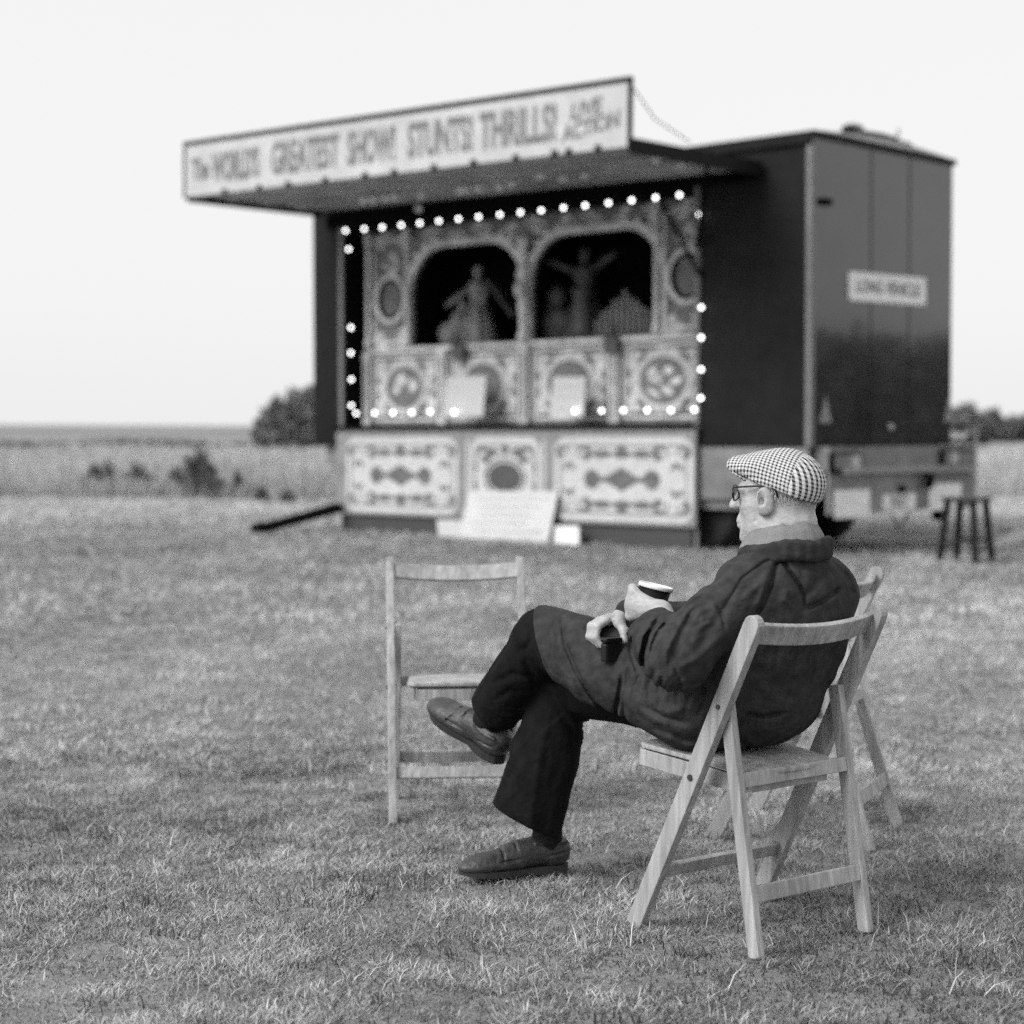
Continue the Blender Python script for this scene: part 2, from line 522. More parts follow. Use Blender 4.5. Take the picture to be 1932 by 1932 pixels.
def blades(name, x, y, h, w, lean, tone, m, label=None):
    n = len(x)
    a = rng.random(n) * 2 * math.pi                      # lean direction
    fa = rng.random(n) * math.pi                         # facing
    z0 = (0.010 * np.sin(x * 2.1 + y * 0.7) * np.sin(y * 1.7 - x * 0.6) - 0.010) * (y < 20) - 0.008 * (y >= 20)
    dx, dy = np.cos(a) * lean * h, np.sin(a) * lean * h
    wx, wy = np.cos(fa) * w / 2, np.sin(fa) * w / 2
    hh = h * np.sqrt(np.clip(1 - lean * lean * 0.8, 0.05, 1))
    v = np.zeros((n, 5, 3), np.float32)
    v[:, 0] = np.stack([x - wx, y - wy, z0], 1); v[:, 1] = np.stack([x + wx, y + wy, z0], 1)
    v[:, 2] = np.stack([x + dx * 0.35 + wx * .8, y + dy * 0.35 + wy * .8, z0 + hh * 0.6], 1)
    v[:, 3] = np.stack([x + dx * 0.35 - wx * .8, y + dy * 0.35 - wy * .8, z0 + hh * 0.6], 1)
    v[:, 4] = np.stack([x + dx, y + dy, z0 + hh], 1)
    base = (np.arange(n) * 5)[:, None]
    me = bpy.data.meshes.new(name)
    me.vertices.add(n * 5); me.vertices.foreach_set('co', v.ravel())
    li = np.concatenate([base + np.array([[0, 1, 2, 3]]), base + np.array([[3, 2, 4]])], 1).astype(np.int32).ravel()
    me.loops.add(n * 7); me.loops.foreach_set('vertex_index', li)
    ls = np.stack([np.arange(n) * 7, np.arange(n) * 7 + 4], 1).astype(np.int32).ravel()
    me.polygons.add(n * 2); me.polygons.foreach_set('loop_start', ls)
    me.update(calc_edges=True)
    at = me.attributes.new('tone', 'FLOAT', 'POINT'); at.data.foreach_set('value', np.repeat(tone, 5).astype(np.float32))
    me.materials.append(m)
    o = bpy.data.objects.new(name, me); col.objects.link(o)
    return tag(o, label, kind='stuff')

def scatter(n, y0, y1, mx, p=1.0):
    """points in the wedge the camera can see, with a margin to the sides"""
    u = rng.random(n); y = (y0 ** p + u * (y1 ** p - y0 ** p)) ** (1 / p)
    x = (rng.random(n) * 2 - 1) * (y * 0.32 + mx + 0.5)
    return x.astype(np.float32), y.astype(np.float32)

dens = 0.12 if QUICK else 1.0
m_bl = blade_mat('grass_blade', 0.035, 0.60)
def field(n, y0, y1, mx, hs, ws, p=1.0):
    x, y = scatter(int(n * dens), y0, y1, mx, p)
    big = vnoise(x * 1.3 + 3, y * 1.1 + 5, 1) * 0.5 + vnoise(x * 3.4, y * 2.6, 2) * 0.3 + vnoise(x * 9, y * 7, 3) * 0.2
    clump = vnoise(x * 7 + 11, y * 7, 4) * 0.5 + vnoise(x * 17, y * 15, 5) * 0.5
    keep = rng.random(len(x)) < np.clip(0.60 + (clump - 0.42) * 2.2, 0.35, 1)
    x, y, big, clump = x[keep], y[keep], big[keep], clump[keep]; n = len(x)
    r = rng.random(n); straw = rng.random(n) < 0.30
    h = hs * (0.45 + 1.0 * rng.random(n) ** 1.6) * (0.5 + 1.0 * clump)
    lean = np.clip(rng.normal(0.74, 0.24, n), 0.1, 0.98); lean = np.where(straw, np.clip(lean + 0.2, 0, 0.985), lean)
    tone = np.clip(-0.34 + np.interp(y, [3.5, 4.5, 6, 9, 13, 15, 18, 20, 23, 31], [-.06, -.03, 0, .07, .07, -.05, -.10, -.02, .14, .2]) + 0.70 * big + 0.80 * clump + 0.34 * (r - 0.5) + np.where(straw, 0.22, -0.04), 0.0, 1)
    return x, y, h * np.where(straw, 1.25, 1), ws * (0.6 + 0.8 * rng.random(n)), lean, tone
A = [field(700000, 3.2, 6.6, 0.9, 0.020, 0.0029), field(300000, 6.3, 11.5, 1.2, 0.030, 0.0045), field(150000, 11.3, 22, 1.5, 0.045, 0.011), field(60000, 21.5, 31, 3, 0.06, 0.02)]
T1 = list(field(330000, 3.2, 7.5, 0.9, 0.022, 0.0030)); T1[4] = np.full(len(T1[0]), 0.97) - 0.12 * rng.random(len(T1[0])); T1[5] = np.clip(T1[5] * 0.75, 0, 1)
A.append(tuple(T1))
A = [np.concatenate([a[i] for a in A]) for i in range(6)]
blades('grass', *A, m_bl, 'short dry mown grass covering the meadow')
# longer bright stems and seed stalks lying in it near the camera
x, y = scatter(int(1100 * max(dens, 0.5)), 3.3, 7.5, 0.8)
n = len(x)
blades('dry_stalks', x, y, 0.03 + 0.06 * rng.random(n) ** 2, np.full(n, 0.0028), np.clip(rng.normal(0.72, 0.22, n), 0.2, 0.99), 0.75 + 0.5 * rng.random(n), m_bl, 'scattered pale dry stalks in the mown grass')
# dark tussocks
cx, cy = scatter(150, 3.5, 6.8, 0.6); X_, Y_2 = [], []
for a, b in zip(cx, cy):
    k = int(30 * (0.4 + rng.random())); s = 0.012 + 0.035 * rng.random() ** 2
    X_.append(a + rng.normal(0, s * 2.2, k)); Y_2.append(b + rng.normal(0, s, k))
x = np.concatenate(X_); y = np.concatenate(Y_2); n = len(x)
blades('grass_tufts', x, y, 0.025 + 0.03 * rng.random(n), np.full(n, 0.0035), np.clip(rng.normal(0.5, 0.25, n), 0.05, 0.95), 0.02 + 0.16 * rng.random(n), m_bl, 'small dark tufts in the mown grass')
# tall pale grass beyond the mown part
m_tall = blade_mat('tall_grass', 0.20, 0.52)
def tallfield(n, y0, y1, xa, xb):
    n = int(n * max(dens, 0.35)); u = rng.random(n); y = (y0 * (y1 / y0) ** u).astype(np.float32); x = ((xa + (xb - xa) * rng.random(n)) * y).astype(np.float32)
    c = vnoise(x * 0.5, y * 0.35, 8); k = y / y0
    return x, y, (0.20 + 0.34 * c) * (0.5 + 0.9 * rng.random(n)), 0.02 * k ** 1.1, np.clip(rng.normal(0.3, 0.15, n), 0.02, 0.8), np.clip(0.35 + 0.5 * c + 0.4 * (rng.random(n) - 0.5), 0, 1)
B1 = tallfield(85000, 30, 70, -0.36, -0.02); B2 = tallfield(26000, 33, 70, 0.16, 0.36)
blades('tall_grass', *[np.concatenate([p, q]) for p, q in zip(B1, B2)], m_tall, 'tall pale grass beyond the mown meadow')

# ---- dark weeds standing at the edge of the tall grass
m_weed = blade_mat('weed_leaf', 0.06, 0.19)
def weed(px, py, Y, h, wd, lab, n=420):
    n = int(n * 1.8)
    b = G(px, py); Y = float(b[1]); x0 = float(b[0])
    ns = 7 + int(wd * 26); si = rng.integers(0, ns, n)
    sx = rng.normal(0, wd * 0.22, ns); sy = rng.normal(0, wd * 0.2, ns); sx = np.clip(sx, -wd * 0.5, wd * 0.5); sh = h * (1.02 - 1.7 * np.abs(sx) / wd) * (0.8 + 0.25 * rng.random(ns)); sl_ = rng.normal(0, 0.10, ns)
    t = rng.random(n) ** 0.8; zz = t * sh[si]; a = rng.random(n) * 2 * math.pi; q = 0.05 * (1 - 0.6 * t)
    cx = sx[si] + sl_[si] * zz + q * np.cos(a); cy = sy[si] + q * np.sin(a)
    V_ = []; F_ = []
    for i in range(n):
        d = Vector((math.cos(a[i]) * 0.45, math.sin(a[i]) * 0.45, 0.8 + rng.random())).normalized(); s_ = (0.05 + 0.10 * rng.random()) * (0.4 + 0.6 * h)
        sd = Vector((rng.random() - .5, rng.random() - .5, 0.1)).normalized() * (0.018 + 0.03 * rng.random())
        c = Vector((cx[i], cy[i], zz[i] * (0.85 + 0.3 * rng.random())))
        k = len(V_); V_ += [c - d * s_, c + sd, c + d * s_, c - sd]; F_.append((k, k + 1, k + 2, k + 3))
    mb = MB(); mb.add(V_, F_)
    t_ = thing('tall_weed', (x0, Y, 0), label=lab, cat='weed', group='dark weeds along the tall grass')
    o = mb.build('leaves', m_weed, t_)
    at = o.data.attributes.new('tone', 'FLOAT', 'POINT'); at.data.foreach_set('value', np.repeat(rng.random(n), 4).astype(np.float32))
    mb = MB()
    for i in range(5): mb.tube([(0.05 * math.cos(i * 2), 0.05 * math.sin(i * 2), 0), (wd * 0.12 * math.cos(i * 2.1), wd * 0.12 * math.sin(i * 2.1), h * (0.7 + 0.07 * i))], 0.006, 5)
    mb.build('stem', m_weed, t_)
weed(378, 940, 0, 0.74, 0.80, 'tallest dark pointed weed at the edge of the tall grass, left of the organ trailer', 900)
weed(192, 936, 0, 0.56, 0.78, 'bushy dark weed near the left edge of the photo', 700)
weed(262, 932, 0, 0.46, 0.95, 'wide thin grey weed between the two darkest ones', 420)
weed(335, 936, 0, 0.50, 0.22, 'slender grey weed just left of the tallest dark one', 260)
weed(150, 932, 0, 0.22, 0.16, 'small dark weed left of the bushy dark one', 160)
weed(292, 938, 0, 0.14, 0.16, 'lowest round weed between the darkest two', 140)
weed(492, 946, 0, 0.20, 0.2, 'small weed left of the trailer leg, the left of two', 160)
weed(542, 946, 0, 0.18, 0.22, 'small weed left of the trailer leg, the right of two', 160)
weed(450, 940, 0, 0.42, 0.2, 'thin pale weed between the tallest one and the trailer', 150)
weed(20, 928, 0, 0.30, 0.9, 'broad low weed cut by the left edge of the photo', 380)

# ---- far trees and hedges
m_leaf = blade_mat('tree_leaf', 0.07, 0.22)
m_bark = mat('bark', 0.08, 0.9, var=0.2, scale=4)
def tree(name, px, py, Y, w, h, lab, cat, lobes=None, n=5200, ls=0.16, group=None, trunk=True, base=None):
    b = P(px, py, Y); x0 = float(b[0]); 
    root = thing(name, (x0, Y, 0), label=lab, cat=cat, group=group)
    lobes = lobes or [(0, 0.55, 0.5, 0.45)]
    pts = []
    per = n // len(lobes)
    for (lx, lz, rw_, rh) in lobes:
        d = rng.normal(size=(per, 3)); d /= np.linalg.norm(d, axis=1)[:, None]
        r = (0.55 + 0.5 * rng.random(per) ** 0.6)
        bump = 1 + 0.16 * np.sin(d[:, 0] * 7 + lx * 9) * np.sin(d[:, 2] * 6 + lz * 5) + 0.1 * np.sin(d[:, 1] * 13 + d[:, 0] * 11)
        q = d * (r * bump)[:, None]
        pts.append(np.stack([(lx + q[:, 0] * rw_) * w, q[:, 1] * rw_ * w * 0.9, (lz + q[:, 2] * rh) * h], 1))
    p = np.concatenate(pts); p = p[p[:, 2] > 0.02]
    n = len(p)
    d1 = rng.normal(size=(n, 3)); d1 /= np.linalg.norm(d1, axis=1)[:, None]
    d2 = rng.normal(size=(n, 3)); d2 = np.cross(d1, d2); d2 /= np.linalg.norm(d2, axis=1)[:, None]
    s_ = ls * (0.5 + rng.random(n))[:, None]
    v = np.stack([p - d1 * s_, p + d2 * s_ * 0.6, p + d1 * s_, p - d2 * s_ * 0.6], 1).astype(np.float32)
    me = bpy.data.meshes.new('crown')
    me.vertices.add(n * 4); me.vertices.foreach_set('co', v.ravel())
    me.loops.add(n * 4); me.loops.foreach_set('vertex_index', np.arange(n * 4, dtype=np.int32))
    me.polygons.add(n); me.polygons.foreach_set('loop_start', np.arange(0, n * 4, 4, dtype=np.int32)); me.update(calc_edges=True)
    at = me.attributes.new('tone', 'FLOAT', 'POINT'); at.data.foreach_set('value', np.repeat(rng.random(n), 4).astype(np.float32))
    me.materials.append(m_leaf)
    o = bpy.data.objects.new('crown', me); col.objects.link(o); o.parent = root
    if trunk:
        mb = MB()
        mb.tube([(0, 0, 0), (0.02 * w, 0, h * 0.25), (-0.02 * w, 0, h * 0.6)], [0.05 * h, 0.04 * h, 0.015 * h], 8)
        for lx, lz, rw_, rh in lobes: mb.tube([(0.01 * w, 0, h * 0.2), (lx * w * 0.7, 0.05 * w, lz * h)], [0.025 * h, 0.01 * h], 6)
        mb.build('trunk', m_bark, root)
    return root
tree('bush', 580, 826, 95, 5.2, 3.0, 'big rounded dark bush on the skyline behind the left end of the organ trailer', 'bush',
     [(-0.36, 0.22, 0.17, 0.30), (-0.22, 0.42, 0.22, 0.42), (0.02, 0.55, 0.28, 0.50), (0.28, 0.5, 0.24, 0.48), (-0.1, 0.2, 0.35, 0.3)], n=16000, ls=0.13)
tree('tree', 1815, 820, 140, 4.6, 3.0, 'rounded tree on the skyline just right of the trailer body', 'tree', [(0, 0.5, 0.42, 0.5), (0.3, 0.35, 0.25, 0.35), (-0.25, 0.4, 0.3, 0.4)], n=6000, ls=0.16, group='trees on the right skyline')
tree('tree', 1874, 820, 170, 1.9, 3.0, 'narrow upright tree on the right skyline, tallest there', 'tree', [(0, 0.6, 0.45, 0.42), (0.1, 0.3, 0.45, 0.3)], n=3000, ls=0.18, group='trees on the right skyline')
tree('tree', 1902, 820, 170, 2.2, 2.2, 'low tree on the right skyline between the narrow tree and the photo edge', 'tree', [(0, 0.5, 0.5, 0.5)], n=2600, ls=0.18, group='trees on the right skyline')
tree('tree', 1930, 820, 172, 3.0, 2.6, 'wide tree on the right skyline cut by the photo edge', 'tree', [(0, 0.5, 0.5, 0.45), (0.2, 0.55, 0.3, 0.45)], n=3200, ls=0.18, group='trees on the right skyline')
def hedge(name, x0, x1, Y, h, lab):
    n = int((x1 - x0) * 60); x = x0 + (x1 - x0) * rng.random(n); zt = h * (0.6 + 0.5 * vnoise(x * 0.4, x * 0 + 3, 12)); z = zt * rng.random(n) ** 0.6; y = Y + rng.normal(0, 0.3, n)
    p = np.stack([x, y, z], 1); d1 = rng.normal(size=(n, 3)); d1 /= np.linalg.norm(d1, axis=1)[:, None]; d2 = np.cross(d1, rng.normal(size=(n, 3))); d2 /= np.linalg.norm(d2, axis=1)[:, None]
    v = np.stack([p - d1 * .16, p + d2 * .1, p + d1 * .16, p - d2 * .1], 1).astype(np.float32)
    me = bpy.data.meshes.new(name); me.vertices.add(n * 4); me.vertices.foreach_set('co', v.ravel()); me.loops.add(n * 4); me.loops.foreach_set('vertex_index', np.arange(n * 4, dtype=np.int32))
    me.polygons.add(n); me.polygons.foreach_set('loop_start', np.arange(0, n * 4, 4, dtype=np.int32)); me.update(calc_edges=True)
    at = me.attributes.new('tone', 'FLOAT', 'POINT'); at.data.foreach_set('value', np.repeat(rng.random(n), 4).astype(np.float32)); me.materials.append(m_leaf)
    o = bpy.data.objects.new(name, me); col.objects.link(o); tag(o, lab, 'hedge'); return o
hedge('hedge', -30, -9, 96, 0.42, 'low dark hedge line across the far field on the left')
hedge('hedge', 44, 60, 150, 0.9, 'low dark hedge below the trees at the right edge')
# the dense wood out of the frame on the right, whose reflection darkens the glossy end of the trailer
pts = []
for i in range(60):
    k = i / 59; cx = 36 + 26 * k + rng.normal(0, 1.5); cy = 13 + 42 * k + rng.normal(0, 1.5); h = 3.4 + 1.8 * rng.random(); m_ = 520
    d = rng.normal(size=(m_, 3)); d /= np.linalg.norm(d, axis=1)[:, None]; r = 0.6 + 0.4 * rng.random(m_)
    pts.append(np.stack([cx + d[:, 0] * r * 2.2, cy + d[:, 1] * r * 2.2, np.clip(h * 0.5 + d[:, 2] * r * h * 0.5, 0.05, 9)], 1))
p = np.concatenate(pts); n = len(p)
d1 = rng.normal(size=(n, 3)); d1 /= np.linalg.norm(d1, axis=1)[:, None]; d2 = np.cross(d1, rng.normal(size=(n, 3))); d2 /= np.linalg.norm(d2, axis=1)[:, None]
v = np.stack([p - d1 * .28, p + d2 * .18, p + d1 * .28, p - d2 * .18], 1).astype(np.float32)
me = bpy.data.meshes.new('wood'); me.vertices.add(n * 4); me.vertices.foreach_set('co', v.ravel()); me.loops.add(n * 4); me.loops.foreach_set('vertex_index', np.arange(n * 4, dtype=np.int32))
me.polygons.add(n); me.polygons.foreach_set('loop_start', np.arange(0, n * 4, 4, dtype=np.int32)); me.update(calc_edges=True)
at = me.attributes.new('tone', 'FLOAT', 'POINT'); at.data.foreach_set('value', np.repeat(rng.random(n), 4).astype(np.float32)); me.materials.append(m_leaf)
o = bpy.data.objects.new('wood', me); col.objects.link(o); tag(o, 'dense wood beyond the right edge of the photo', kind='stuff')
# ------------------------------------------------------------------ the fairground organ trailer
CX, CY, PSI = 2.772, 17.2, -43.0
TR = Matrix.Translation((CX, CY, 0)) @ Matrix.Rotation(R(PSI), 4, 'Z') @ Matrix.Rotation(R(-0.5), 4, 'Y')
TRi = np.array(TR.inverted())
def TL(px, py, y=0.0, axis=1):
    """where the sight line of photo pixel (px, py) meets the trailer plane y (or x) = const, in trailer coordinates"""
    d = CAMR @ np.array([(px - 966) / FPX, -(py - 966) / FPX, -1.0])
    o = TRi[:3, :3] @ CAMP + TRi[:3, 3]; dd = TRi[:3, :3] @ d
    return o + dd * ((y - o[axis]) / dd[axis])
trailer = thing('organ_trailer', (0, 0, 0), label='dark showman\'s trailer opened on one side with a lettered awning board and painted panels', cat='trailer')
trailer.matrix_world = TR
bpy.context.view_layer.update()
organ = thing('fairground_organ', (0, 0, 0), label='ornate painted fairground organ with two arched niches of figures standing inside the opened trailer', cat='fairground organ')
organ.matrix_world = TR

m_body = mat('dark_paint', 0.011, 0.6, var=0.25, scale=6, spec=0.12, var2=0.3, scale2=0.7)
m_end = mat('glossy_dark_paint', 0.022, 0.10, var=0.2, scale=3, bump=0.14, bscale=1.3, spec=0.45, coat=0.6, var2=0.3, scale2=0.9)
m_trim = mat('grey_metal', 0.16, 0.45, var=0.15, scale=7)
m_under = mat('chassis_grey', 0.17, 0.6, var=0.2, scale=5, var2=0.25, scale2=1.2)
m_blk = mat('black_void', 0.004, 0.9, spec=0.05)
m_cream = mat('cream_paint', 0.50, 0.6, var=0.08, scale=7, var2=0.08)
m_mid = mat('mid_paint', 0.22, 0.6, var=0.2, scale=12)
m_dk = mat('deep_paint', 0.07, 0.6, var=0.2, scale=12)
m_scr = mat('scroll_paint', 0.12, 0.6, var=0.45, scale=16)
m_board = mat('board_paint', 0.46, 0.6, var=0.08, scale=7, var2=0.1)
m_let = mat('lettering', 0.15, 0.6, var=0.1, scale=9)
m_roofm = mat('roof_sheet', 0.42, 0.5, var=0.1)
m_soffit = mat('awning_underside', 0.36, 0.5, var=0.2, scale=4, spec=0.4, var2=0.25, scale2=1.1)
m_tyre = mat('tyre_rubber', 0.012, 0.85)
m_glass = mat('lamp_lens', 0.25, 0.2)
m_paper = mat('white_board', 0.50, 0.6, var=0.05, scale=5)
m_bulb = mat('lit_bulb', 0.8, 0.3, emit=5.0)
m_bulb_off = mat('unlit_bulb', 0.85, 0.3)

def tb(name, m, boxes, parent=trailer, bevel=0):
    mb = MB()
    for b in boxes: mb.box(*b)
    return mb.build(name, m, parent, bevel=bevel)
W, L = 2.55, 6.98
ZB, ZT = 1.03, 3.93
OX0, OX1 = -6.44, -1.325      # opening
# shell
tb('rear_wall', m_end, [(-0.03, 0.0, 0.0, W, ZB, ZT)])
tb('side_panel', m_body, [(OX1 + 0.005, -0.032, 0.0, 0.04, ZB, ZT - 0.02)])
tb('side_panel', m_body, [(-L, OX0 - 0.004, 0.0, 0.04, ZB, ZT - 0.02)])
tb('back_wall', m_body, [(-L, -0.032, W - 0.04, W, ZB, ZT)])
tb('front_wall', m_body, [(-L, -L + 0.03, 0.042, W - 0.042, ZB, ZT)])
tb('header_panel', m_body, [(OX0 - 0.002, OX1 + 0.003, 0.0, 0.04, 3.56, ZT - 0.02)])
tb('floor', m_body, [(-L + 0.032, -0.032, 0.042, W - 0.042, ZB + 0.002, ZB + 0.10)])
mb = MB(); n = 10; pts = [(-0.02 + (W + 0.04) * i / n, ZT + 0.10 * math.sin(math.pi * i / n) * 0.6 + 0.012) for i in range(n + 1)] + [(W + 0.02, ZT - 0.045), (-0.02, ZT - 0.045)]
v = [Vector((x, y, z)) for x in (-L - 0.02, 0.02) for y, z in pts]; k = len(pts)
v2 = [(x, y, z) for x, y, z in v]
mb.add(v2, [tuple(range(k)), tuple(range(2 * k - 1, k - 1, -1))] + [(i, k + i, k + (i + 1) % k, (i + 1) % k) for i in range(k)])
mb.build('roof', m_roofm, trailer)
tb('roof_gutter', m_body, [(-L, 0.016, -0.045, -0.022, ZT - 0.10, ZT + 0.004), (0.021, 0.04, -0.03, W + 0.01, ZT - 0.045, ZT + 0.012)])
tb('corner_post', m_trim, [(-0.050, 0.006, -0.012, -0.001, ZB, ZT - 0.11), (0.001, 0.010, 0.001, 0.05, ZB, ZT - 0.05)])
# seams and fittings on the end wall
tb('seam', m_body, [(0.001, 0.006, yy - 0.002, yy + 0.002, ZB + 0.03, ZT - 0.06) for yy in (1.02, 1.72)])
p = TL(1553, 381, 0.0, 0); tb('marker_lamp', m_blk, [(0.001, 0.05, p[1] - 0.05, p[1] + 0.09, p[2] - 0.03, p[2] + 0.035)], bevel=0.01)
p = TL(1679, 806, 0.0, 0); mb = MB(); mb.ball((0.01, p[1], p[2]), 0.035); mb.build('latch', m_roofm, trailer, smooth=True)
for px in (1556, 1789):
    p = TL(px, 778, 0.0, 0)
    mb = MB(); mb.add([(0.003, p[1] - 0.10, p[2] - 0.10), (0.003, p[1] + 0.10, p[2] - 0.10), (0.003, p[1], p[2] + 0.15), (0.014, p[1] - 0.10, p[2] - 0.10), (0.014, p[1] + 0.10, p[2] - 0.10), (0.014, p[1], p[2] + 0.15)], [(0, 1, 2), (3, 5, 4), (0, 3, 4, 1), (1, 4, 5, 2), (2, 5, 3, 0)])
    mb.build('reflector', m_glass, trailer)
# long vehicle plate on the end wall
a = TL(1602, 512, 0.012, 0); b = TL(1747, 577, 0.012, 0); c_ = TL(1602, 566, 0.012, 0); d_ = TL(1747, 524, 0.012, 0)
zc0, zc1 = (a[2] + c_[2]) / 2, (b[2] + d_[2]) / 2
yc = (a[1] + b[1]) / 2; wd = abs(b[1] - a[1]); hg = 0.5 * (a[2] - c_[2] + d_[2] - b[2])
ang = math.atan2(zc1 - zc0, wd)
PM = Matrix.Translation((0.004, yc, (zc0 + zc1) / 2)) @ Matrix.Rotation(R(90), 4, 'Z') @ Matrix.Rotation(-ang, 4, 'Y')
def rrect(w, h, r, n=6):
    o = []
    for cx, cz, a0 in ((w / 2 - r, h / 2 - r, 0), (-w / 2 + r, h / 2 - r, 90), (-w / 2 + r, -h / 2 + r, 180), (w / 2 - r, -h / 2 + r, 270)):
        for i in range(n + 1): t = R(a0 + 90 * i / n); o.append((cx + r * math.cos(t), cz + r * math.sin(t)))
    return o
mb = MB(); mb.prism([(x, z) for x, z in rrect(wd, hg, 0.03)], 0.008, Matrix.Translation((0, -0.008, 0)))
pl = mb.build('sign_plate', mat('white_plate', 0.8, 0.5), trailer, M=PM)
text_obj('lettering', 'LONG VEHICLE', 0.17, m_let, pl, Matrix.Translation((0, -0.009, 0)), sx=1.0)
mb = MB(); mb.ring(rrect(wd * 0.97, hg * 0.88, 0.025), rrect(wd * 0.95, hg * 0.80, 0.02), 0.003, Matrix.Translation((0, -0.0105, 0))); mb.build('border', mat('thin_border', 0.55), pl)

# roof bits
p = TL(1620, 262, 1.0, 0) if False else None
mb = MB()
for xx in (-0.16, -0.52): mb.bar((xx, 0.78, ZT + 0.125), (xx, 1.98, ZT + 0.095), 0.075, 0.05, (1, 0, 0))
for i in range(5): mb.bar((-0.18, 0.9 + i * 0.24, ZT + 0.12 - i * 0.006), (-0.50, 0.9 + i * 0.24, ZT + 0.12 - i * 0.006), 0.03, 0.03, (0, 0, 1))
lad = mb.build('ladder', m_body); lad.matrix_world = TR; tag(lad, 'dark ladder and gear lying flat on the trailer roof', 'ladder')
mb = MB(); mb.ball((-0.22, 1.05, ZT + 0.19), (0.07, 0.15, 0.035), 12, 8); mb.tube([(-0.1, 0.9, ZT + 0.13), (-0.1, 1.35, ZT + 0.15), (-0.1, 1.66, ZT + 0.14), (-0.12, 1.70, ZT + 0.24)], 0.012, 6)
bag = mb.build('cable_bundle', m_trim, smooth=True); bag.matrix_world = TR; tag(bag, 'pale coil of cable on top of the roof ladder', 'cable')

# ---- chassis
XE = 0.22
tb('chassis', m_under, [(-L + 0.1, XE - 0.032, 0.10, W - 0.06, 0.80, ZB - 0.002), (-2.1, -0.30, 0.06, 0.098, 0.42, ZB - 0.004)])
rear = tb('rear_frame', m_under, [(XE - 0.03, XE, -0.02, W + 0.10, 0.40, ZB)])
tb('step_bar', mat('worn_bar', 0.24, 0.5, var=0.2), [(XE + 0.001, XE + 0.06, 0.12, W + 0.04, 0.775, 0.835)])
tb('side_skirt', m_under, [(-1.27, -0.02, 0.0, 0.03, 0.52, ZB - 0.01)])
def onrear(px, py): q = TL(px, py, XE, 0); return q[1], q[2]
for px, flip in ((1591, 1), (1800, 0)):
    y, z = onrear(px, 872 if flip else 864)
    y0, y1 = onrear(px - 29, 870)[0], onrear(px + 29, 870)[0]
    lp = tb('rear_lamp', m_blk, [(XE + 0.001, XE + 0.05, y0, y1, z - 0.10, z + 0.085)], bevel=0.01)
    yl0, yl1 = (onrear(1597, 870)[0], onrear(1612, 870)[0]) if flip else (onrear(1786, 864)[0], onrear(1796, 864)[0])
    mb = MB(); mb.box(XE + 0.051, XE + 0.062, yl0, yl1, z - 0.055, z + 0.06); mb.build('lens', m_roofm, lp)
    mb = MB(); mb.box(XE + 0.051, XE + 0.058, y0 + 0.035, y1 - 0.03, z - 0.06, z + 0.065); mb.build('lens', m_trim, lp)
y0, z0 = onrear(1622, 868); tb('reflector', m_roofm, [(XE + 0.001, XE + 0.012, y0 - 0.035, y0 + 0.035, z0 - 0.08, z0 + 0.08)])
def boardon(name, px0, px1, py0, py1, m, par=trailer):
    ya, za = onrear(px0, (py0 + py1) / 2); yb, zb = onrear(px1, (py0 + py1) / 2)
    z0 = onrear((px0 + px1) / 2, py1)[1]; z1 = onrear((px0 + px1) / 2, py0)[1]
    mb = MB(); MM = Matrix.Translation((XE + 0.002, (ya + yb) / 2, (z0 + z1) / 2)) @ Matrix.Rotation(R(90), 4, 'Z')
    mb.prism(rrect(yb - ya, z1 - z0, 0.02), 0.008, Matrix.Translation((0, -0.008, 0)))
    return mb.build(name, m, par, M=MM), yb - ya, z1 - z0
m_wht = mat('reflective_board', 0.75, 0.5, var=0.1)
boardon('marker_board', 1573, 1640, 924, 977, m_wht)
boardon('marker_board', 1752, 1812, 912, 962, m_wht)
np_, w_, h_ = boardon('number_plate', 1665, 1726, 932, 962, m_wht)
text_obj('lettering', 'FUE 7', h_ * 0.98, m_let, np_, Matrix.Translation((0, -0.009, 0)), sx=0.85)
y, z = onrear(1740, 902); tb('socket', m_blk, [(XE + 0.062, XE + 0.10, y - 0.06, y + 0.06, z - 0.10, z + 0.06)], bevel=0.01)
y, z = onrear(1699, 922); mb = MB(); mb.ball((XE + 0.02, y, z), (0.03, 0.05, 0.045)); mb.build('plate_lamp', m_blk, trailer, smooth=True)
y, z = onrear(1697, 990); mb = MB(); mb.tube([(XE, y - 0.12, z + 0.09), (XE, y - 0.05, z - 0.02), (XE, y + 0.06, z), (XE, y + 0.14, z + 0.10)], 0.012, 6); mb.build('chain', m_blk, trailer)
y, z = onrear(1780, 968); mb = MB(); mb.ball((XE - 0.05, y, z - 0.02), (0.08, 0.09, 0.06)); mb.build('coupling', m_blk, trailer, smooth=True)
# wheels
for xx in (-1.38, -2.50):
    for yy in (0.16, W - 0.44):
        MM = Matrix.Translation((xx, yy, 0.41)) @ Matrix.Rotation(R(-90), 4, 'X')
        mb = MB(); mb.lathe([(0.24, 0.02), (0.36, 0.0), (0.405, 0.03), (0.415, 0.14), (0.405, 0.25), (0.36, 0.28), (0.24, 0.26)], 28)
        w = mb.build('wheel', m_tyre, trailer, smooth=True, M=MM)
        mb = MB(); mb.lathe([(0.235, 0.05), (0.20, 0.08), (0.09, 0.06), (0.08, 0.04), (0.03, 0.035)], 20); mb.build('rim', m_under, w, smooth=True)
tb('axle', m_blk, [(-1.43, -1.33, 0.45, W - 0.45, 0.37, 0.45), (-2.55, -2.45, 0.45, W - 0.45, 0.37, 0.45)])
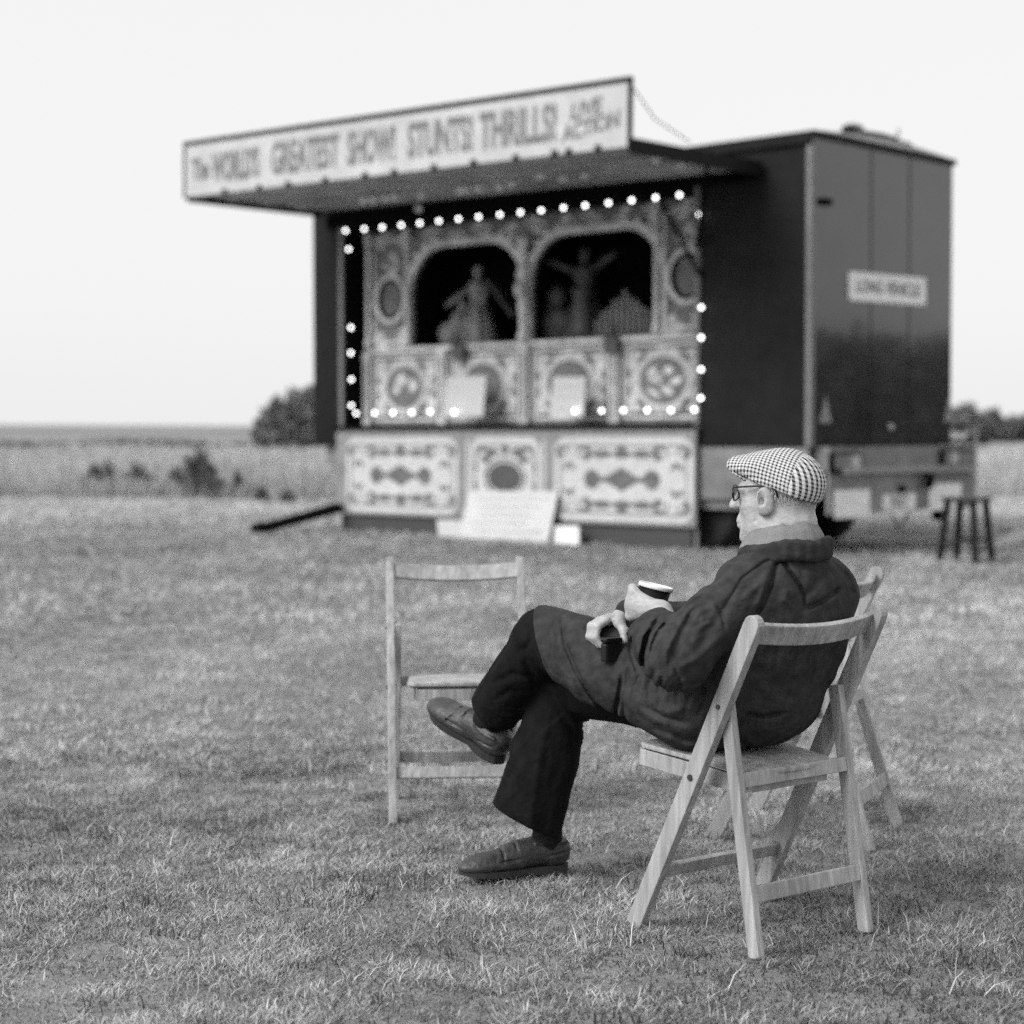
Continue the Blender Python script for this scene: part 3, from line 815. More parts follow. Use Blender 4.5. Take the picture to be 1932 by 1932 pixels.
# stabiliser leg reaching to the ground on the left
a = TL(648, 955, -0.02); g1 = np.array(TRi[:3, :3] @ G(478, 1002, 0.02) + TRi[:3, 3])
mb = MB(); mb.bar(tuple(a), tuple(g1), 0.15, 0.08, (0, 1, 0), taper=0.75); g2 = g1 * 0.86 + a * 0.14; mb.bar(tuple(g2 + np.array([0, 0, 0.0])), tuple(g1 * 0.99 + a * 0.01 - np.array([0, 0, 0.005])), 0.15, 0.12, (0, 1, 0)); mb.build('stabiliser_leg', m_blk, trailer, bevel=0.01)
# loose cable at the left end
mb = MB(); pts = [TL(*q, -0.15) for q in ((640, 868), (628, 885), (612, 905), (600, 930), (592, 950))]; mb.tube([tuple(q) for q in pts], 0.010, 6); mb.build('cable', m_trim, trailer)

# ---- awning flap with the lettered board
AX0, AX1 = -6.74, -0.545
D = 1.99; AZ = 3.70
aR = TL(1190, 148, -D - 0.02); bR = TL(1194, 262, -D - 0.02); aL = TL(345, 273, -D - 0.02); bL = TL(352, 360, -D - 0.02)
TILT = math.atan2((aR[2] + bR[2] - aL[2] - bL[2]) / 2, aR[0] - aL[0])
AM = Matrix.Translation(((AX0 + AX1) / 2, 0, AZ)) @ Matrix.Rotation(-TILT, 4, 'Y') @ Matrix.Translation((-(AX0 + AX1) / 2, 0, -AZ))
print('tilt', math.degrees(TILT))
tb('awning', m_soffit, [(AX0, AX1, -D, -0.046, AZ, AZ + 0.05)]).matrix_local = AM
for i in range(4): tb('awning_rib', m_soffit, [(AX0 + 0.02, AX1 - 0.02, -D + 0.03 + i * 0.49, -D + 0.07 + i * 0.49, AZ - 0.035, AZ - 0.001)]).matrix_local = AM
for q in ((AX1 + 0.001, AX1 + 0.03, -D, -0.05, AZ - 0.07, AZ + 0.06), (AX0 - 0.03, AX0 - 0.001, -D, -0.05, AZ - 0.07, AZ + 0.06)): tb('awning_edge', m_body, [q]).matrix_local = AM
tb('fascia', m_blk, [(AX0 + 0.04, AX1 - 0.02, -0.044, -0.02, 3.545, AZ - 0.003)])
SX0, SX1 = (aL[0] + bL[0]) / 2, (aR[0] + bR[0]) / 2
SZ1 = (aL[2] + aR[2]) / 2; SZ0 = AZ - 0.03
hb = SZ1 - SZ0; wb_ = SX1 - SX0
print('sign', SX0, SX1, SZ0, SZ1, 'zs', aL[2], aR[2], bL[2], bR[2])
BM = Matrix.Translation(((SX0 + SX1) / 2, -D - 0.030, (SZ0 + SZ1) / 2)) @ Matrix.Rotation(-TILT, 4, 'Y')
mb = MB(); mb.box(-wb_ / 2 + 0.02, wb_ / 2 - 0.02, 0, 0.02, -hb / 2 + 0.01, hb / 2 - 0.01); board = mb.build('sign_board', m_board, trailer, M=BM)
mb = MB(); mb.box(-wb_ / 2, wb_ / 2, -0.012, 0.028, hb / 2 - 0.022, hb / 2 + 0.02); mb.box(-wb_ / 2, -wb_ / 2 + 0.028, -0.0115, 0.0275, -hb / 2, hb / 2 - 0.0225); mb.box(wb_ / 2 - 0.028, wb_ / 2, -0.0115, 0.0275, -hb / 2, hb / 2 - 0.0225)
mb.build('board_frame', m_body, board)
def sx_(px, t=0.5):   # board-local x of a photo column
    return TL(px, 300, -D - 0.03)[0] - (SX0 + SX1) / 2
def word(s, pa, pb, zc=0.0, hgt=0.30, shear=0.0, rot=0.0):
    xa, xb = sx_(pa), sx_(pb)
    o = text_obj('lettering', s, hgt * 1.36, m_let, board, Matrix.Translation(((xa + xb) / 2, -0.003, zc)) @ Matrix.Rotation(rot, 4, 'Y'), shear=shear)
    xs_ = [v.co.x for v in o.data.vertices]; k = (xb - xa) / (max(xs_) - min(xs_)); mid = (max(xs_) + min(xs_)) / 2
    zs_ = [v.co.z for v in o.data.vertices]; mz = (max(zs_) + min(zs_)) / 2; kz = hgt / (max(zs_) - min(zs_))
    for v in o.data.vertices: v.co.x = (v.co.x - mid) * k; v.co.z = (v.co.z - mz) * kz
word('The', 362, 395, 0.0, 0.24)
word("WORLD'S", 400, 489, 0.0, 0.33)
word('GREATEST', 512, 640, 0.01, 0.34)
word('SHOW!', 656, 746, 0.01, 0.345)
word('STUNTS!', 770, 892, 0.01, 0.345)
word('THRILLS!', 905, 1050, 0.01, 0.345)
word('LIVE', 1075, 1138, 0.09, 0.14, 0.25, -0.10)
word('ACTION', 1058, 1172, -0.07, 0.15, 0.25, -0.12)
# small dark catches along the foot of the board
mb = MB()
for px in (425, 490, 545, 615, 690, 745, 820, 895, 975, 1048, 1075, 1130):
    x = sx_(px); mb.box(x - 0.03, x + 0.03, -0.02, -0.001, -hb / 2 - 0.02, -hb / 2 + 0.05)
for i in range(12): pass
cat_ = mb
for i, px in enumerate((425, 490, 545, 615, 690, 745, 820, 895, 975, 1048, 1075, 1130)):
    m1 = MB(); x = sx_(px); m1.box(-0.03, 0.03, -0.02, -0.001, -0.035, 0.035); m1.build('catch', m_body, board, M=Matrix.Translation((x, 0, -hb / 2 + 0.015)))
m1 = MB(); m1.tube([(AX1 - 0.02, -D, SZ1 - 0.05), (AX1 + 0.02, -1.65, AZ + 0.20), (AX1 + 0.015, -1.15, AZ + 0.06)], 0.006, 5); m1.build('stay_wire', m_body, trailer)
m1 = MB(); q = TL(1350, 350, -0.35); m1.bar((-0.62, -0.75, AZ - 0.03), (-1.30, -0.03, 2.95), 0.03, 0.03); m1.build('gas_strut', m_blk, trailer)
m1 = MB(); qa = TL(1250, 385, -0.035); qb = TL(1321, 520, -0.035); m1.bar((qa[0], -0.035, qa[2]), (qb[0], -0.035, qb[2]), 0.03, 0.03, (0, 1, 0)); m1.build('gas_strut', m_blk, trailer)
# unlit bulbs under the awning
def bulb(nm, m, p, par, r=0.026):
    mb = MB(); mb.ball((0, 0, 0), r, 10, 7); return mb.build(nm, m, par, smooth=True, M=Matrix.Translation(p))
pr = None
for px, py in ((686, 372), (704, 370), (728, 368), (745, 366), (795, 362), (868, 352), (878, 350), (905, 348), (943, 346), (965, 340), (1020, 325), (1062, 328), (1104, 322), (1238, 292), (1285, 302), (790, 388)):
    q = TL(px, py, AZ - 0.03, 2)
    o = bulb('unlit_bulb', m_bulb_off, (q[0], q[1], AZ - 0.06), trailer, 0.045)

# ---- frame of the opening and its lights
for q in ((OX0 - 0.06, OX0, -0.03, -0.001, 1.25, 3.545), (OX1, OX1 + 0.05, -0.03, -0.001, 1.25, 3.545)): tb('opening_frame', m_trim, [q])
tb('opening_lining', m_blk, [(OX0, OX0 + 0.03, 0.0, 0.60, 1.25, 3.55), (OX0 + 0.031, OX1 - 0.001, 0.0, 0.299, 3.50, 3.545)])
tb('counter', m_mid, [(OX0 - 0.07, OX1 + 0.05, -0.10, 0.34, 1.205, 1.245)])
tb('counter_edge', m_blk, [(OX0 - 0.07, OX1 + 0.05, -0.11, -0.101, 1.21, 1.255)])
b0 = None
def light_at(x, z, y=-0.035):
    global b0
    if b0 is None:
        b0 = bulb('light_bulb', m_bulb, (x, y, z), trailer, 0.018)
        return b0
    c = b0.copy(); col.objects.link(c); c.parent = trailer; c.matrix_local = Matrix.Translation((x, y, z)); return c
for px, py in zip((652, 687, 721, 757, 792, 828, 865, 903, 943, 982, 1021, 1063, 1104, 1148, 1192, 1237, 1282),
                  (435, 432, 429, 425, 421, 417, 413, 409, 405, 401, 397, 392, 388, 383, 378, 373, 368)):
    q = TL(px, py, -0.06); light_at(q[0], q[2], -0.06)
for px, py in zip((672, 707, 741, 777, 812, 857, 1085, 1135, 1176, 1221, 1266, 1310), (780, 779, 779, 778, 777, 778, 775, 775, 774, 774, 774, 773)):
    q = TL(px, py, -0.06); light_at(q[0], q[2], -0.06)
for px, py in ((658, 470), (662, 618), (662, 666), (663, 716), (663, 765)):
    q = TL(px, py, -0.06); light_at(q[0], q[2], -0.06)
for px, py in ((1320, 405), (1323, 580), (1323, 637), (1323, 697), (1322, 751)):
    q = TL(px, py, -0.06); light_at(q[0], q[2], -0.06)

# ---- ornaments
def ell_pts(w, h, n=28, cx=0, cz=0): return [(cx + w / 2 * math.cos(2 * math.pi * i / n), cz + h / 2 * math.sin(2 * math.pi * i / n)) for i in range(n)]
def scroll(mb, cx, cz, s, fx=1, fz=1, y=-0.004, turns=1.1, wd=0.16):
    """a leaf-tipped volute as a flat ribbon"""
    n = 18; c = []
    for i in range(n + 1):
        t = i / n; r = s * (0.12 + 0.88 * t); a = -0.4 + turns * 2 * math.pi * (1 - t)
        c.append((r * math.cos(a) - s * 0.5, r * math.sin(a) * 0.8, s * wd * (0.35 + 1.1 * math.sin(math.pi * min(1, t * 1.15)) ** 1.0) * 0.5))
    L_, R_ = [], []
    for i in range(n + 1):
        x0, z0, w = c[i]; x1, z1, _ = c[min(i + 1, n)]; xp, zp, _ = c[max(i - 1, 0)]
        dx, dz = x1 - xp, z1 - zp; l = math.hypot(dx, dz) or 1
        L_.append((x0 - dz / l * w, z0 + dx / l * w)); R_.append((x0 + dz / l * w, z0 - dx / l * w))
    for i in range(n):
        q = [L_[i], L_[i + 1], R_[i + 1], R_[i]]
        v = [(cx + fx * x, y, cz + fz * z) for x, z in q] + [(cx + fx * x, y + 0.003, cz + fz * z) for x, z in q]
        mb.add(v, [(0, 1, 2, 3), (7, 6, 5, 4), (0, 4, 5, 1), (2, 6, 7, 3), (1, 5, 6, 2), (0, 3, 7, 4)])
def leaf(mb, cx, cz, l, w, ang, y=-0.004):
    ca, sa = math.cos(ang), math.sin(ang); n = 10
    o = [(l * (i / n - 0.5), w / 2 * math.sin(math.pi * i / n) * (1 + 0.35 * math.sin(i * 2.4))) for i in range(n + 1)] + [(l * (i / n - 0.5), -w / 2 * math.sin(math.pi * i / n) * (1 + 0.35 * math.sin(i * 2.1))) for i in range(n - 1, 0, -1)]
    mb.prism([(cx + x * ca - z * sa, cz + x * sa + z * ca) for x, z in o], 0.003, Matrix.Translation((0, y, 0)))
def off(pts, dx, dz): return [(x + dx, z + dz) for x, z in pts]

# ---- painted lower panels (fold down over the chassis)
SY = -0.075
skirt = tb('lower_panel', m_mid, [(OX0 - 0.06, OX1 + 0.05, SY, SY + 0.04, 0.24, 1.20)])
tb('kick_board', m_dk if False else mat('kick_paint', 0.05, 0.6), [(OX0 - 0.02, OX1 - 0.03, SY + 0.045, SY + 0.07, 0.02, 0.245)])
tb('panel_end', m_trim, [(OX1 + 0.01, OX1 + 0.045, SY + 0.045, SY + 0.07, 0.0, 0.235)])
def deco_panel(xa, xb, z0, z1, kind):
    w, h = xb - xa, z1 - z0; cx, cz = (xa + xb) / 2, (z0 + z1) / 2
    MM = Matrix.Translation((cx, SY, cz))
    mb = MB(); mb.prism(rrect(w, h, 0.16), 0.004, Matrix.Translation((0, -0.005, 0))); base = mb.build('painted_panel', m_cream, trailer, M=MM)
    mb = MB()
    mb.ring(rrect(w - 0.14, h - 0.14, 0.10), rrect(w - 0.19, h - 0.19, 0.09), 0.003, Matrix.Translation((0, -0.0085, 0)))
    mb.build('line', m_mid, base)
    mb = MB(); yy = -0.0095
    hw, hh = w / 2, h / 2
    if kind == 'wide':
        for sz in (-1, 1):
            for k in range(-1, 2):
                leaf(mb, k * w * 0.145, sz * (hh - 0.17), w * 0.17, 0.085, 0, yy)
            leaf(mb, 0, sz * (hh - 0.13), 0.12, 0.12, R(90), yy - 0.004)
            for s in (-1, 1):
                scroll(mb, s * w * 0.30, sz * (hh - 0.17), 0.11, s, sz, yy, wd=0.45)
                scroll(mb, s * (hw - 0.16), sz * (hh - 0.16), 0.10, -s, sz, yy, wd=0.4)
                leaf(mb, s * (hw - 0.16), sz * (hh * 0.30), 0.10, 0.05, R(90 + 25 * s * sz), yy)
                leaf(mb, s * (hw - 0.24), sz * (hh * 0.32), 0.12, 0.05, R(45 * s * sz), yy)
        n = 24; dia = []
        for i in range(n):
            t = 2 * math.pi * i / n; r = 1 / (abs(math.cos(t)) ** 0.9 + abs(math.sin(t)) ** 0.9)
            dia.append((w * 0.15 * r * math.cos(t), h * 0.145 * r * math.sin(t) * 1.0))
        mb.prism(dia, 0.003, Matrix.Translation((0, yy, 0)))
        for s in (-1, 1):
            mb.prism(ell_pts(w * 0.115, h * 0.23, 20, s * w * 0.215, 0), 0.003, Matrix.Translation((0, yy, 0)))
            leaf(mb, s * w * 0.14, 0, w * 0.08, 0.05, 0, yy - 0.004)
    else:
        mb.ring(ell_pts(w * 0.60, h * 0.48), ell_pts(w * 0.54, h * 0.42), 0.003, Matrix.Translation((0, yy, 0)))
        for sz in (-1, 1):
            for s in (-1, 1):
                leaf(mb, s * w * 0.17, sz * (hh - 0.16), w * 0.22, 0.08, 0, yy)
                scroll(mb, s * w * 0.36, sz * hh * 0.52, 0.13, s, sz, yy, wd=0.4)
                leaf(mb, s * w * 0.42, sz * hh * 0.25, 0.16, 0.05, R(90), yy)
            leaf(mb, 0, sz * (hh - 0.13), 0.13, 0.10, R(90), yy - 0.004)
    mb.build('scrollwork', m_scr, base)
    if kind != 'wide':
        mb = MB(); mb.prism(ell_pts(w * 0.48, h * 0.36), 0.003, Matrix.Translation((0, -0.0135, 0))); mb.build('oval', m_dk, base)
        mb = MB()
        for s in (-1, 1): mb.box(s * (hw + 0.045) - 0.018, s * (hw + 0.045) + 0.018, -0.004, 0.001, -hh + 0.03, hh - 0.03)
        mb.build('stripe', m_cream, base)
sxp = lambda px: TL(px, 880, SY)[0]
deco_panel(sxp(654), sxp(864), 0.27, 1.12, 'wide')
deco_panel(sxp(888), sxp(1020), 0.27, 1.12, 'oval')
deco_panel(sxp(1046), sxp(1309), 0.27, 1.12, 'wide')

# ---- the organ itself, set 0.3 m back in the opening
OY = 0.30
def face_panel(name, m, x0, x1, z0, z1, y0, y1, par=organ): return tb(name, m, [(x0, x1, y0, y1, z0, z1)], par)
XL, XR = -6.38, -1.0
m_of = mat('organ_cream', 0.62, 0.5, var=0.25, scale=9, var2=0.2, scale2=2.5)
m_of2 = mat('organ_mid', 0.15, 0.5, var=0.3, scale=9)
lower = face_panel('lower_front', m_of2, XL, XR, 1.25, 2.10, OY, OY + 0.05)
ledge = face_panel('ledge', m_of, XL, XR, 2.102, 2.15, OY - 0.04, OY + 0.60)
cxs = [-5.72, -4.47, -3.21, -1.95]
def stage_panel(cx, i):
    w, h = 1.10, 0.76
    MM = Matrix.Translation((cx, OY - 0.001, 1.69))
    mb = MB(); mb.prism(rrect(w, h, 0.05), 0.006, Matrix.Translation((0, -0.006, 0))); base = mb.build('painted_panel', m_of, organ, M=MM)
    mb = MB(); mb.ring(rrect(w - 0.06, h - 0.06, 0.04), rrect(w - 0.12, h - 0.12, 0.03), 0.003, Matrix.Translation((0, -0.0095, 0)))
    for s in (-1, 1):
        for sz in (-1, 1):
            scroll(mb, s * 0.38, sz * 0.25, 0.12, s, sz, -0.0095, wd=0.42)
            leaf(mb, s * 0.45, sz * 0.08, 0.14, 0.06, R(90), -0.0095)
            leaf(mb, s * 0.18, sz * 0.33, 0.2, 0.05, 0, -0.0095)
    mb.prism(ell_pts(0.66, 0.54), 0.004, Matrix.Translation((0, -0.011, 0)))
    mb.build('scrollwork', m_of2, base)
    mb = MB(); mb.ring(ell_pts(0.72, 0.60), ell_pts(0.60, 0.48), 0.016, Matrix.Translation((0, -0.028, 0)))
    for k in range(12):
        t = 2 * math.pi * k / 12; mb.ball((0.37 * math.cos(t), -0.015, 0.31 * math.sin(t)), (0.045, 0.02, 0.04), 8, 5)
    mb.build('oval_frame', m_cream, base)
    mb = MB(); random.seed(i)
    for k in range(7): leaf(mb, random.uniform(-.16, .16), random.uniform(-.12, .12), random.uniform(.12, .22), random.uniform(.05, .1), random.uniform(-1, 1), -0.0125 - 0.003 * k)
    mb.build('picture', m_of if i in (0, 3) else m_of2, base)
for i, cx in enumerate(cxs): stage_panel(cx, i)
mb = MB()
for x in (-6.34, -5.09, -3.84, -2.58, -1.32):
    for o_ in (-0.035, 0.035):
        mb2 = MB(); mb2.lathe([(0.03, 1.25), (0.032, 1.30), (0.020, 1.34), (0.022, 1.98), (0.032, 2.03), (0.035, 2.10)], 10, Matrix.Translation((x + o_, OY - 0.045, 0))); mb2.build('column', m_cream if x in (-3.84,) else m_of, organ, smooth=True)
# upper front with two arched niches cut through
def arch(xa, xb, z0, z1, r, n=10):
    o = [(xb, z0)] ; cz = z1 - r
    o += [(xb - r + r * math.cos(R(90 * i / n)), cz + r * math.sin(R(90 * i / n))) for i in range(n + 1)]
    o += [(xa + r - r * math.sin(R(90 * i / n)), cz + r * math.cos(R(90 * i / n))) for i in range(n + 1)]
    o += [(xa, z0)]
    return o
N1 = arch(-5.62, -3.875, 2.152, 3.25, 0.52); N2 = arch(-3.765, -1.97, 2.152, 3.25, 0.50)
def front_with_holes():
    # strips between outline points of the arches and the top edge
    mb = MB(); T = 3.50; y0, y1 = OY, OY + 0.05
    for x0, x1 in ((XL, -5.62), (-3.875, -3.765), (-1.97, XR)): mb.box(x0, x1, y0, y1, 2.152, T)
    for A in (N1, N2):
        top = [p for p in A[1:-1]]
        for i in range(len(top) - 1):
            (xa, za), (xb, zb) = top[i], top[i + 1]
            if abs(xa - xb) < 1e-5: continue
            v = [(xa, y0, za), (xb, y0, zb), (xb, y0, T), (xa, y0, T), (xa, y1, za), (xb, y1, zb), (xb, y1, T), (xa, y1, T)]
            mb.add(v, [(0, 1, 2, 3), (7, 6, 5, 4), (0, 4, 5, 1), (3, 2, 6, 7)])
    return mb
up = front_with_holes().build('upper_front', m_of2, organ)
for A, rr in ((N1, 0.52), (N2, 0.50)):
    cx_ = (A[0][0] + A[-1][0]) / 2
    out = [(cx_ + (x - cx_) * 1.06, 2.152 + (z - 2.152) * 1.07) for x, z in A]
    mb = MB(); n = len(A)
    for i in range(n - 1):
        q = [A[i], A[i + 1], out[i + 1], out[i]]
        mb.prism(q, 0.03, Matrix.Translation((0, OY - 0.032, 0)))
    for k in range(3, n - 3, 2):
        mb.ball((out[k][0], OY - 0.03, out[k][1] + 0.02), (0.055, 0.03, 0.04), 8, 5)
    mb.build('arch_moulding', m_of, organ)
    # niche box
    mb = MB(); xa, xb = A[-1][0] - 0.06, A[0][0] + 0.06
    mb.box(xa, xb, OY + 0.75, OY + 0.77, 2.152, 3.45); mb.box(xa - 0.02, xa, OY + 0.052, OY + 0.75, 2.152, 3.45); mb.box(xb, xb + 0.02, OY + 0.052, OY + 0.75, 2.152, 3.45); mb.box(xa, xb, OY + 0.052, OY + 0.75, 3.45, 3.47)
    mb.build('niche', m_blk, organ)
mb = MB(); random.seed(5)
for k in range(26):
    x = -6.2 + k * 0.2; z = 3.36 + 0.05 * math.sin(k * 1.7)
    scroll(mb, x, z, 0.10, 1 if k % 2 else -1, 1, OY - 0.006, wd=0.5)
for x in (-5.95, -1.66):
    for k in range(6):
        leaf(mb, x + 0.09 * math.sin(k * 2.2), 3.20 - k * 0.055, 0.17, 0.07, R(60 + 50 * k), OY - 0.006 - 0.001 * k)
    for k in range(4): scroll(mb, x + (-0.12 if k % 2 else 0.12), 2.32 - 0.03 * k, 0.11, 1 if k % 2 else -1, -1, OY - 0.006, wd=0.4)
    mb.ring(rrect(0.60, 0.98, 0.05) if False else off(rrect(0.62, 1.2, 0.06), x, 2.80), off(rrect(0.56, 1.14, 0.05), x, 2.80), 0.01, Matrix.Translation((0, OY - 0.012, 0)))
mb.build('scrollwork', m_of, organ)
# round drum ports on the wings
for px, py in ((740, 565), (1300, 521)):
    q = TL(px, py, OY)
    MM = Matrix.Translation((q[0], OY - 0.001, q[2]))
    mb = MB(); mb.ring(ell_pts(0.52, 0.58, 32), ell_pts(0.42, 0.47, 32), 0.04, Matrix.Translation((0, -0.04, 0))); rg = mb.build('drum_ring', m_of, organ, smooth=False, M=MM)
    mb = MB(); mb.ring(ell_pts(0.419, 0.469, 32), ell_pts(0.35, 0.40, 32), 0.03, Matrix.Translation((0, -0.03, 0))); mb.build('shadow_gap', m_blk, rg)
    mb = MB(); mb.prism(ell_pts(0.35, 0.40, 32), 0.01, Matrix.Translation((0.03, -0.012, 0))); mb.build('drum_head', m_of2, rg)
for x in (-6.30, -5.64, -2.02, -1.36):
    mb = MB(); mb.lathe([(0.04, 2.152), (0.045, 2.22), (0.026, 2.27), (0.026, 3.30), (0.04, 3.36), (0.05, 3.44), (0.05, 3.498)], 10, Matrix.Translation((x, OY - 0.055, 0))); mb.build('column', m_of, organ, smooth=True)
# pillar between the niches with carved knobs
mb = MB(); mb.lathe([(0.06, 2.152), (0.065, 2.20), (0.04, 2.26), (0.04, 2.42), (0.06, 2.52), (0.05, 2.62), (0.045, 2.78), (0.075, 2.86), (0.04, 2.96), (0.04, 3.12), (0.07, 3.18), (0.075, 3.26)], 14, Matrix.Translation((-3.82, OY - 0.085, 0)))
mb.build('pillar', m_of, organ, smooth=True)
mb = MB(); mb.ball((-3.82, OY - 0.13, 2.70), (0.075, 0.06, 0.10), 12, 8); mb.build('carved_head', m_cream, organ, smooth=True)
# figures in the niches
def figure(x, y, h, m, kind):
    mb = MB(); T = Matrix.Translation((x, y, 2.152))
    mb.lathe([(0.24 * h, 0), (0.22 * h, 0.05 * h), (0.15 * h, 0.30 * h), (0.085 * h, 0.55 * h), (0.11 * h, 0.64 * h), (0.13 * h, 0.73 * h), (0.10 * h, 0.79 * h), (0.04 * h, 0.82 * h)], 16, T)
    mb.ball((x, y, 2.152 + 0.90 * h), (0.058 * h, 0.062 * h, 0.085 * h), 12, 8)
    mb.ball((x, y + 0.01, 2.152 + 0.965 * h), (0.065 * h, 0.06 * h, 0.035 * h), 10, 6)
    for s in (-1, 1):
        if kind: mb.tube([(x + s * 0.11 * h, y, 2.152 + 0.74 * h), (x + s * 0.24 * h, y - 0.1 * h, 2.152 + 0.62 * h), (x + s * 0.30 * h, y - 0.25 * h, 2.152 + 0.50 * h)], [0.045 * h, 0.036 * h, 0.028 * h], 8)
        else: mb.tube([(x + s * 0.11 * h, y, 2.152 + 0.74 * h), (x + s * 0.34 * h, y - 0.06 * h, 2.152 + 0.84 * h), (x + s * 0.52 * h, y - 0.1 * h, 2.152 + 0.90 * h)], [0.045 * h, 0.036 * h, 0.028 * h], 8)
    for k in range(8):
        a = 2 * math.pi * k / 8; mb.tube([(x + 0.10 * h * math.cos(a), y + 0.10 * h * math.sin(a), 2.152 + 0.52 * h), (x + 0.232 * h * math.cos(a), y + 0.232 * h * math.sin(a), 2.155)], [0.02 * h, 0.03 * h], 6)
    o = mb.build('statue', m, organ, smooth=True); return o
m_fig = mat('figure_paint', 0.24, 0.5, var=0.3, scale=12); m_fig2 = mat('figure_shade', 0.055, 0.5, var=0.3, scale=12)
figure(TL(902, 600, OY + 0.28)[0], OY + 0.28, 0.90, m_fig, 1)
mb = MB(); x = TL(852, 610, OY + 0.3)[0]; mb.ball((x - 0.02, OY + 0.3, 2.30), (0.16, 0.12, 0.15)); mb.ball((x + 0.10, OY + 0.32, 2.42), (0.11, 0.10, 0.16)); mb.ball((x + 0.15, OY + 0.34, 2.60), (0.07, 0.07, 0.10)); mb.build('statue', m_fig, organ, smooth=True)
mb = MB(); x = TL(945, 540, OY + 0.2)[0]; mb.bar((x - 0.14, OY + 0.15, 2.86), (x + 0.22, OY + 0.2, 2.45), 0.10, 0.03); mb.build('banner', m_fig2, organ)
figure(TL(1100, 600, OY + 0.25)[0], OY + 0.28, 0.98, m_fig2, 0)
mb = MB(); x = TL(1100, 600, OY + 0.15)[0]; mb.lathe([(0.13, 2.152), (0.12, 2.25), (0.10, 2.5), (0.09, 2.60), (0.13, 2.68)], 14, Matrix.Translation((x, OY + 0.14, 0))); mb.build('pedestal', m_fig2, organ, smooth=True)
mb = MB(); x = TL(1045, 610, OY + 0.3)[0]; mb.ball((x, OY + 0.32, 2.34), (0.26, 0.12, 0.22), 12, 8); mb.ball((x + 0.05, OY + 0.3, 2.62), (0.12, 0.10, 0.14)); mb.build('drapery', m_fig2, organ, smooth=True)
xp = TL(1180, 600, OY + 0.2)[0]
for k in range(11):
    hh_ = 0.12 + 0.30 * (1 - abs(k - 5) / 5.5) + 0.02 * (k % 2)
    mb = MB(); mb.tube([(xp + (k - 5) * 0.078, OY + 0.2, 2.21), (xp + (k - 5) * 0.078, OY + 0.2, 2.21 + hh_)], 0.024, 10); mb.build('pipe', m_fig, organ, smooth=False)
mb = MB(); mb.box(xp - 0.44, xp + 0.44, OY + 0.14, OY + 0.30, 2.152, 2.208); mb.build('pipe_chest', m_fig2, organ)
for px, py in ((1157, 640), (868, 655)):
    q = TL(px, py, OY - 0.05); mb = MB(); mb.box(q[0] - 0.09, q[0] + 0.09, OY - 0.10, OY - 0.042, 1.98, 2.15); mb.ball((q[0], OY - 0.07, 2.20), 0.05); mb.build('bracket', m_dk, organ)

# ---- boards standing on the counter and leaning on the ground
def board_thing(name, pts, yoff, label, mtl, lean=0.0, lines=0, cat='notice board'):
    """quad given by 4 photo pixels on a plane parallel to the trailer side"""
    q = [TL(px, py, yoff) for px, py in pts]; hh = q[0][2] - q[3][2]
    q = [TL(px, py, yoff + (lean * hh if i < 2 else 0)) for i, (px, py) in enumerate(pts)]
    c = sum(q) / 4
    mb = MB(); v = [tuple(p - c) for p in q] + [tuple(p - c + np.array([0, 0.012, 0])) for p in q]
    mb.add(v, [(0, 1, 2, 3), (7, 6, 5, 4), (0, 4, 5, 1), (1, 5, 6, 2), (2, 6, 7, 3), (3, 7, 4, 0)])
    o = mb.build(name, mtl); o.matrix_world = TR @ Matrix.Translation(tuple(c)); tag(o, label, cat)
    if lines:
        mb = MB(); ex = q[1] - q[0]; ez = q[3] - q[0]
        for i in range(lines):
            k = (i + 0.8) / (lines + 0.6); a = 0.10 + 0.05 * ((i * 7) % 3); b = 0.90 - 0.06 * ((i * 5) % 4)
            p0 = q[0] + ex * a + ez * k - c; p1 = q[0] + ex * b + ez * k - c; dz = ez * (0.035)
            vv = [p0, p1, p1 + dz, p0 + dz]; mb.add([tuple(u - np.array([0, 0.003, 0])) for u in vv] + [tuple(u - np.array([0, 0.0005, 0])) for u in vv], [(0, 1, 2, 3), (7, 6, 5, 4), (0, 4, 5, 1), (1, 5, 6, 2), (2, 6, 7, 3), (3, 7, 4, 0)])
        mb.build('writing', mat('faint_ink', 0.42), o)
    return o
board_thing('notice', [(843, 711), (917, 709), (911, 786), (838, 786)], -0.02, 'white board leaning on the organ front, left of the two on the counter', m_paper)
board_thing('notice', [(1044, 711), (1105, 711), (1100, 786), (1037, 786)], -0.02, 'white board leaning on the organ front, right of the two on the counter', m_paper, lines=3)
board_thing('notice', [(885, 926), (1053, 927), (1031, 1036), (862, 1024)], -0.30, 'large white handwritten board leaning against the painted lower panels', m_paper, lean=0.35, lines=6)
board_thing('notice', [(824, 980), (884, 982), (884, 1024), (828, 1020)], -0.20, 'small white board on the ground left of the large handwritten one', m_paper, lean=0.1)
board_thing('notice', [(1046, 992), (1092, 992), (1092, 1034), (1040, 1033)], -0.20, 'small white card on the ground right of the large handwritten board', m_wht, lean=0.1)

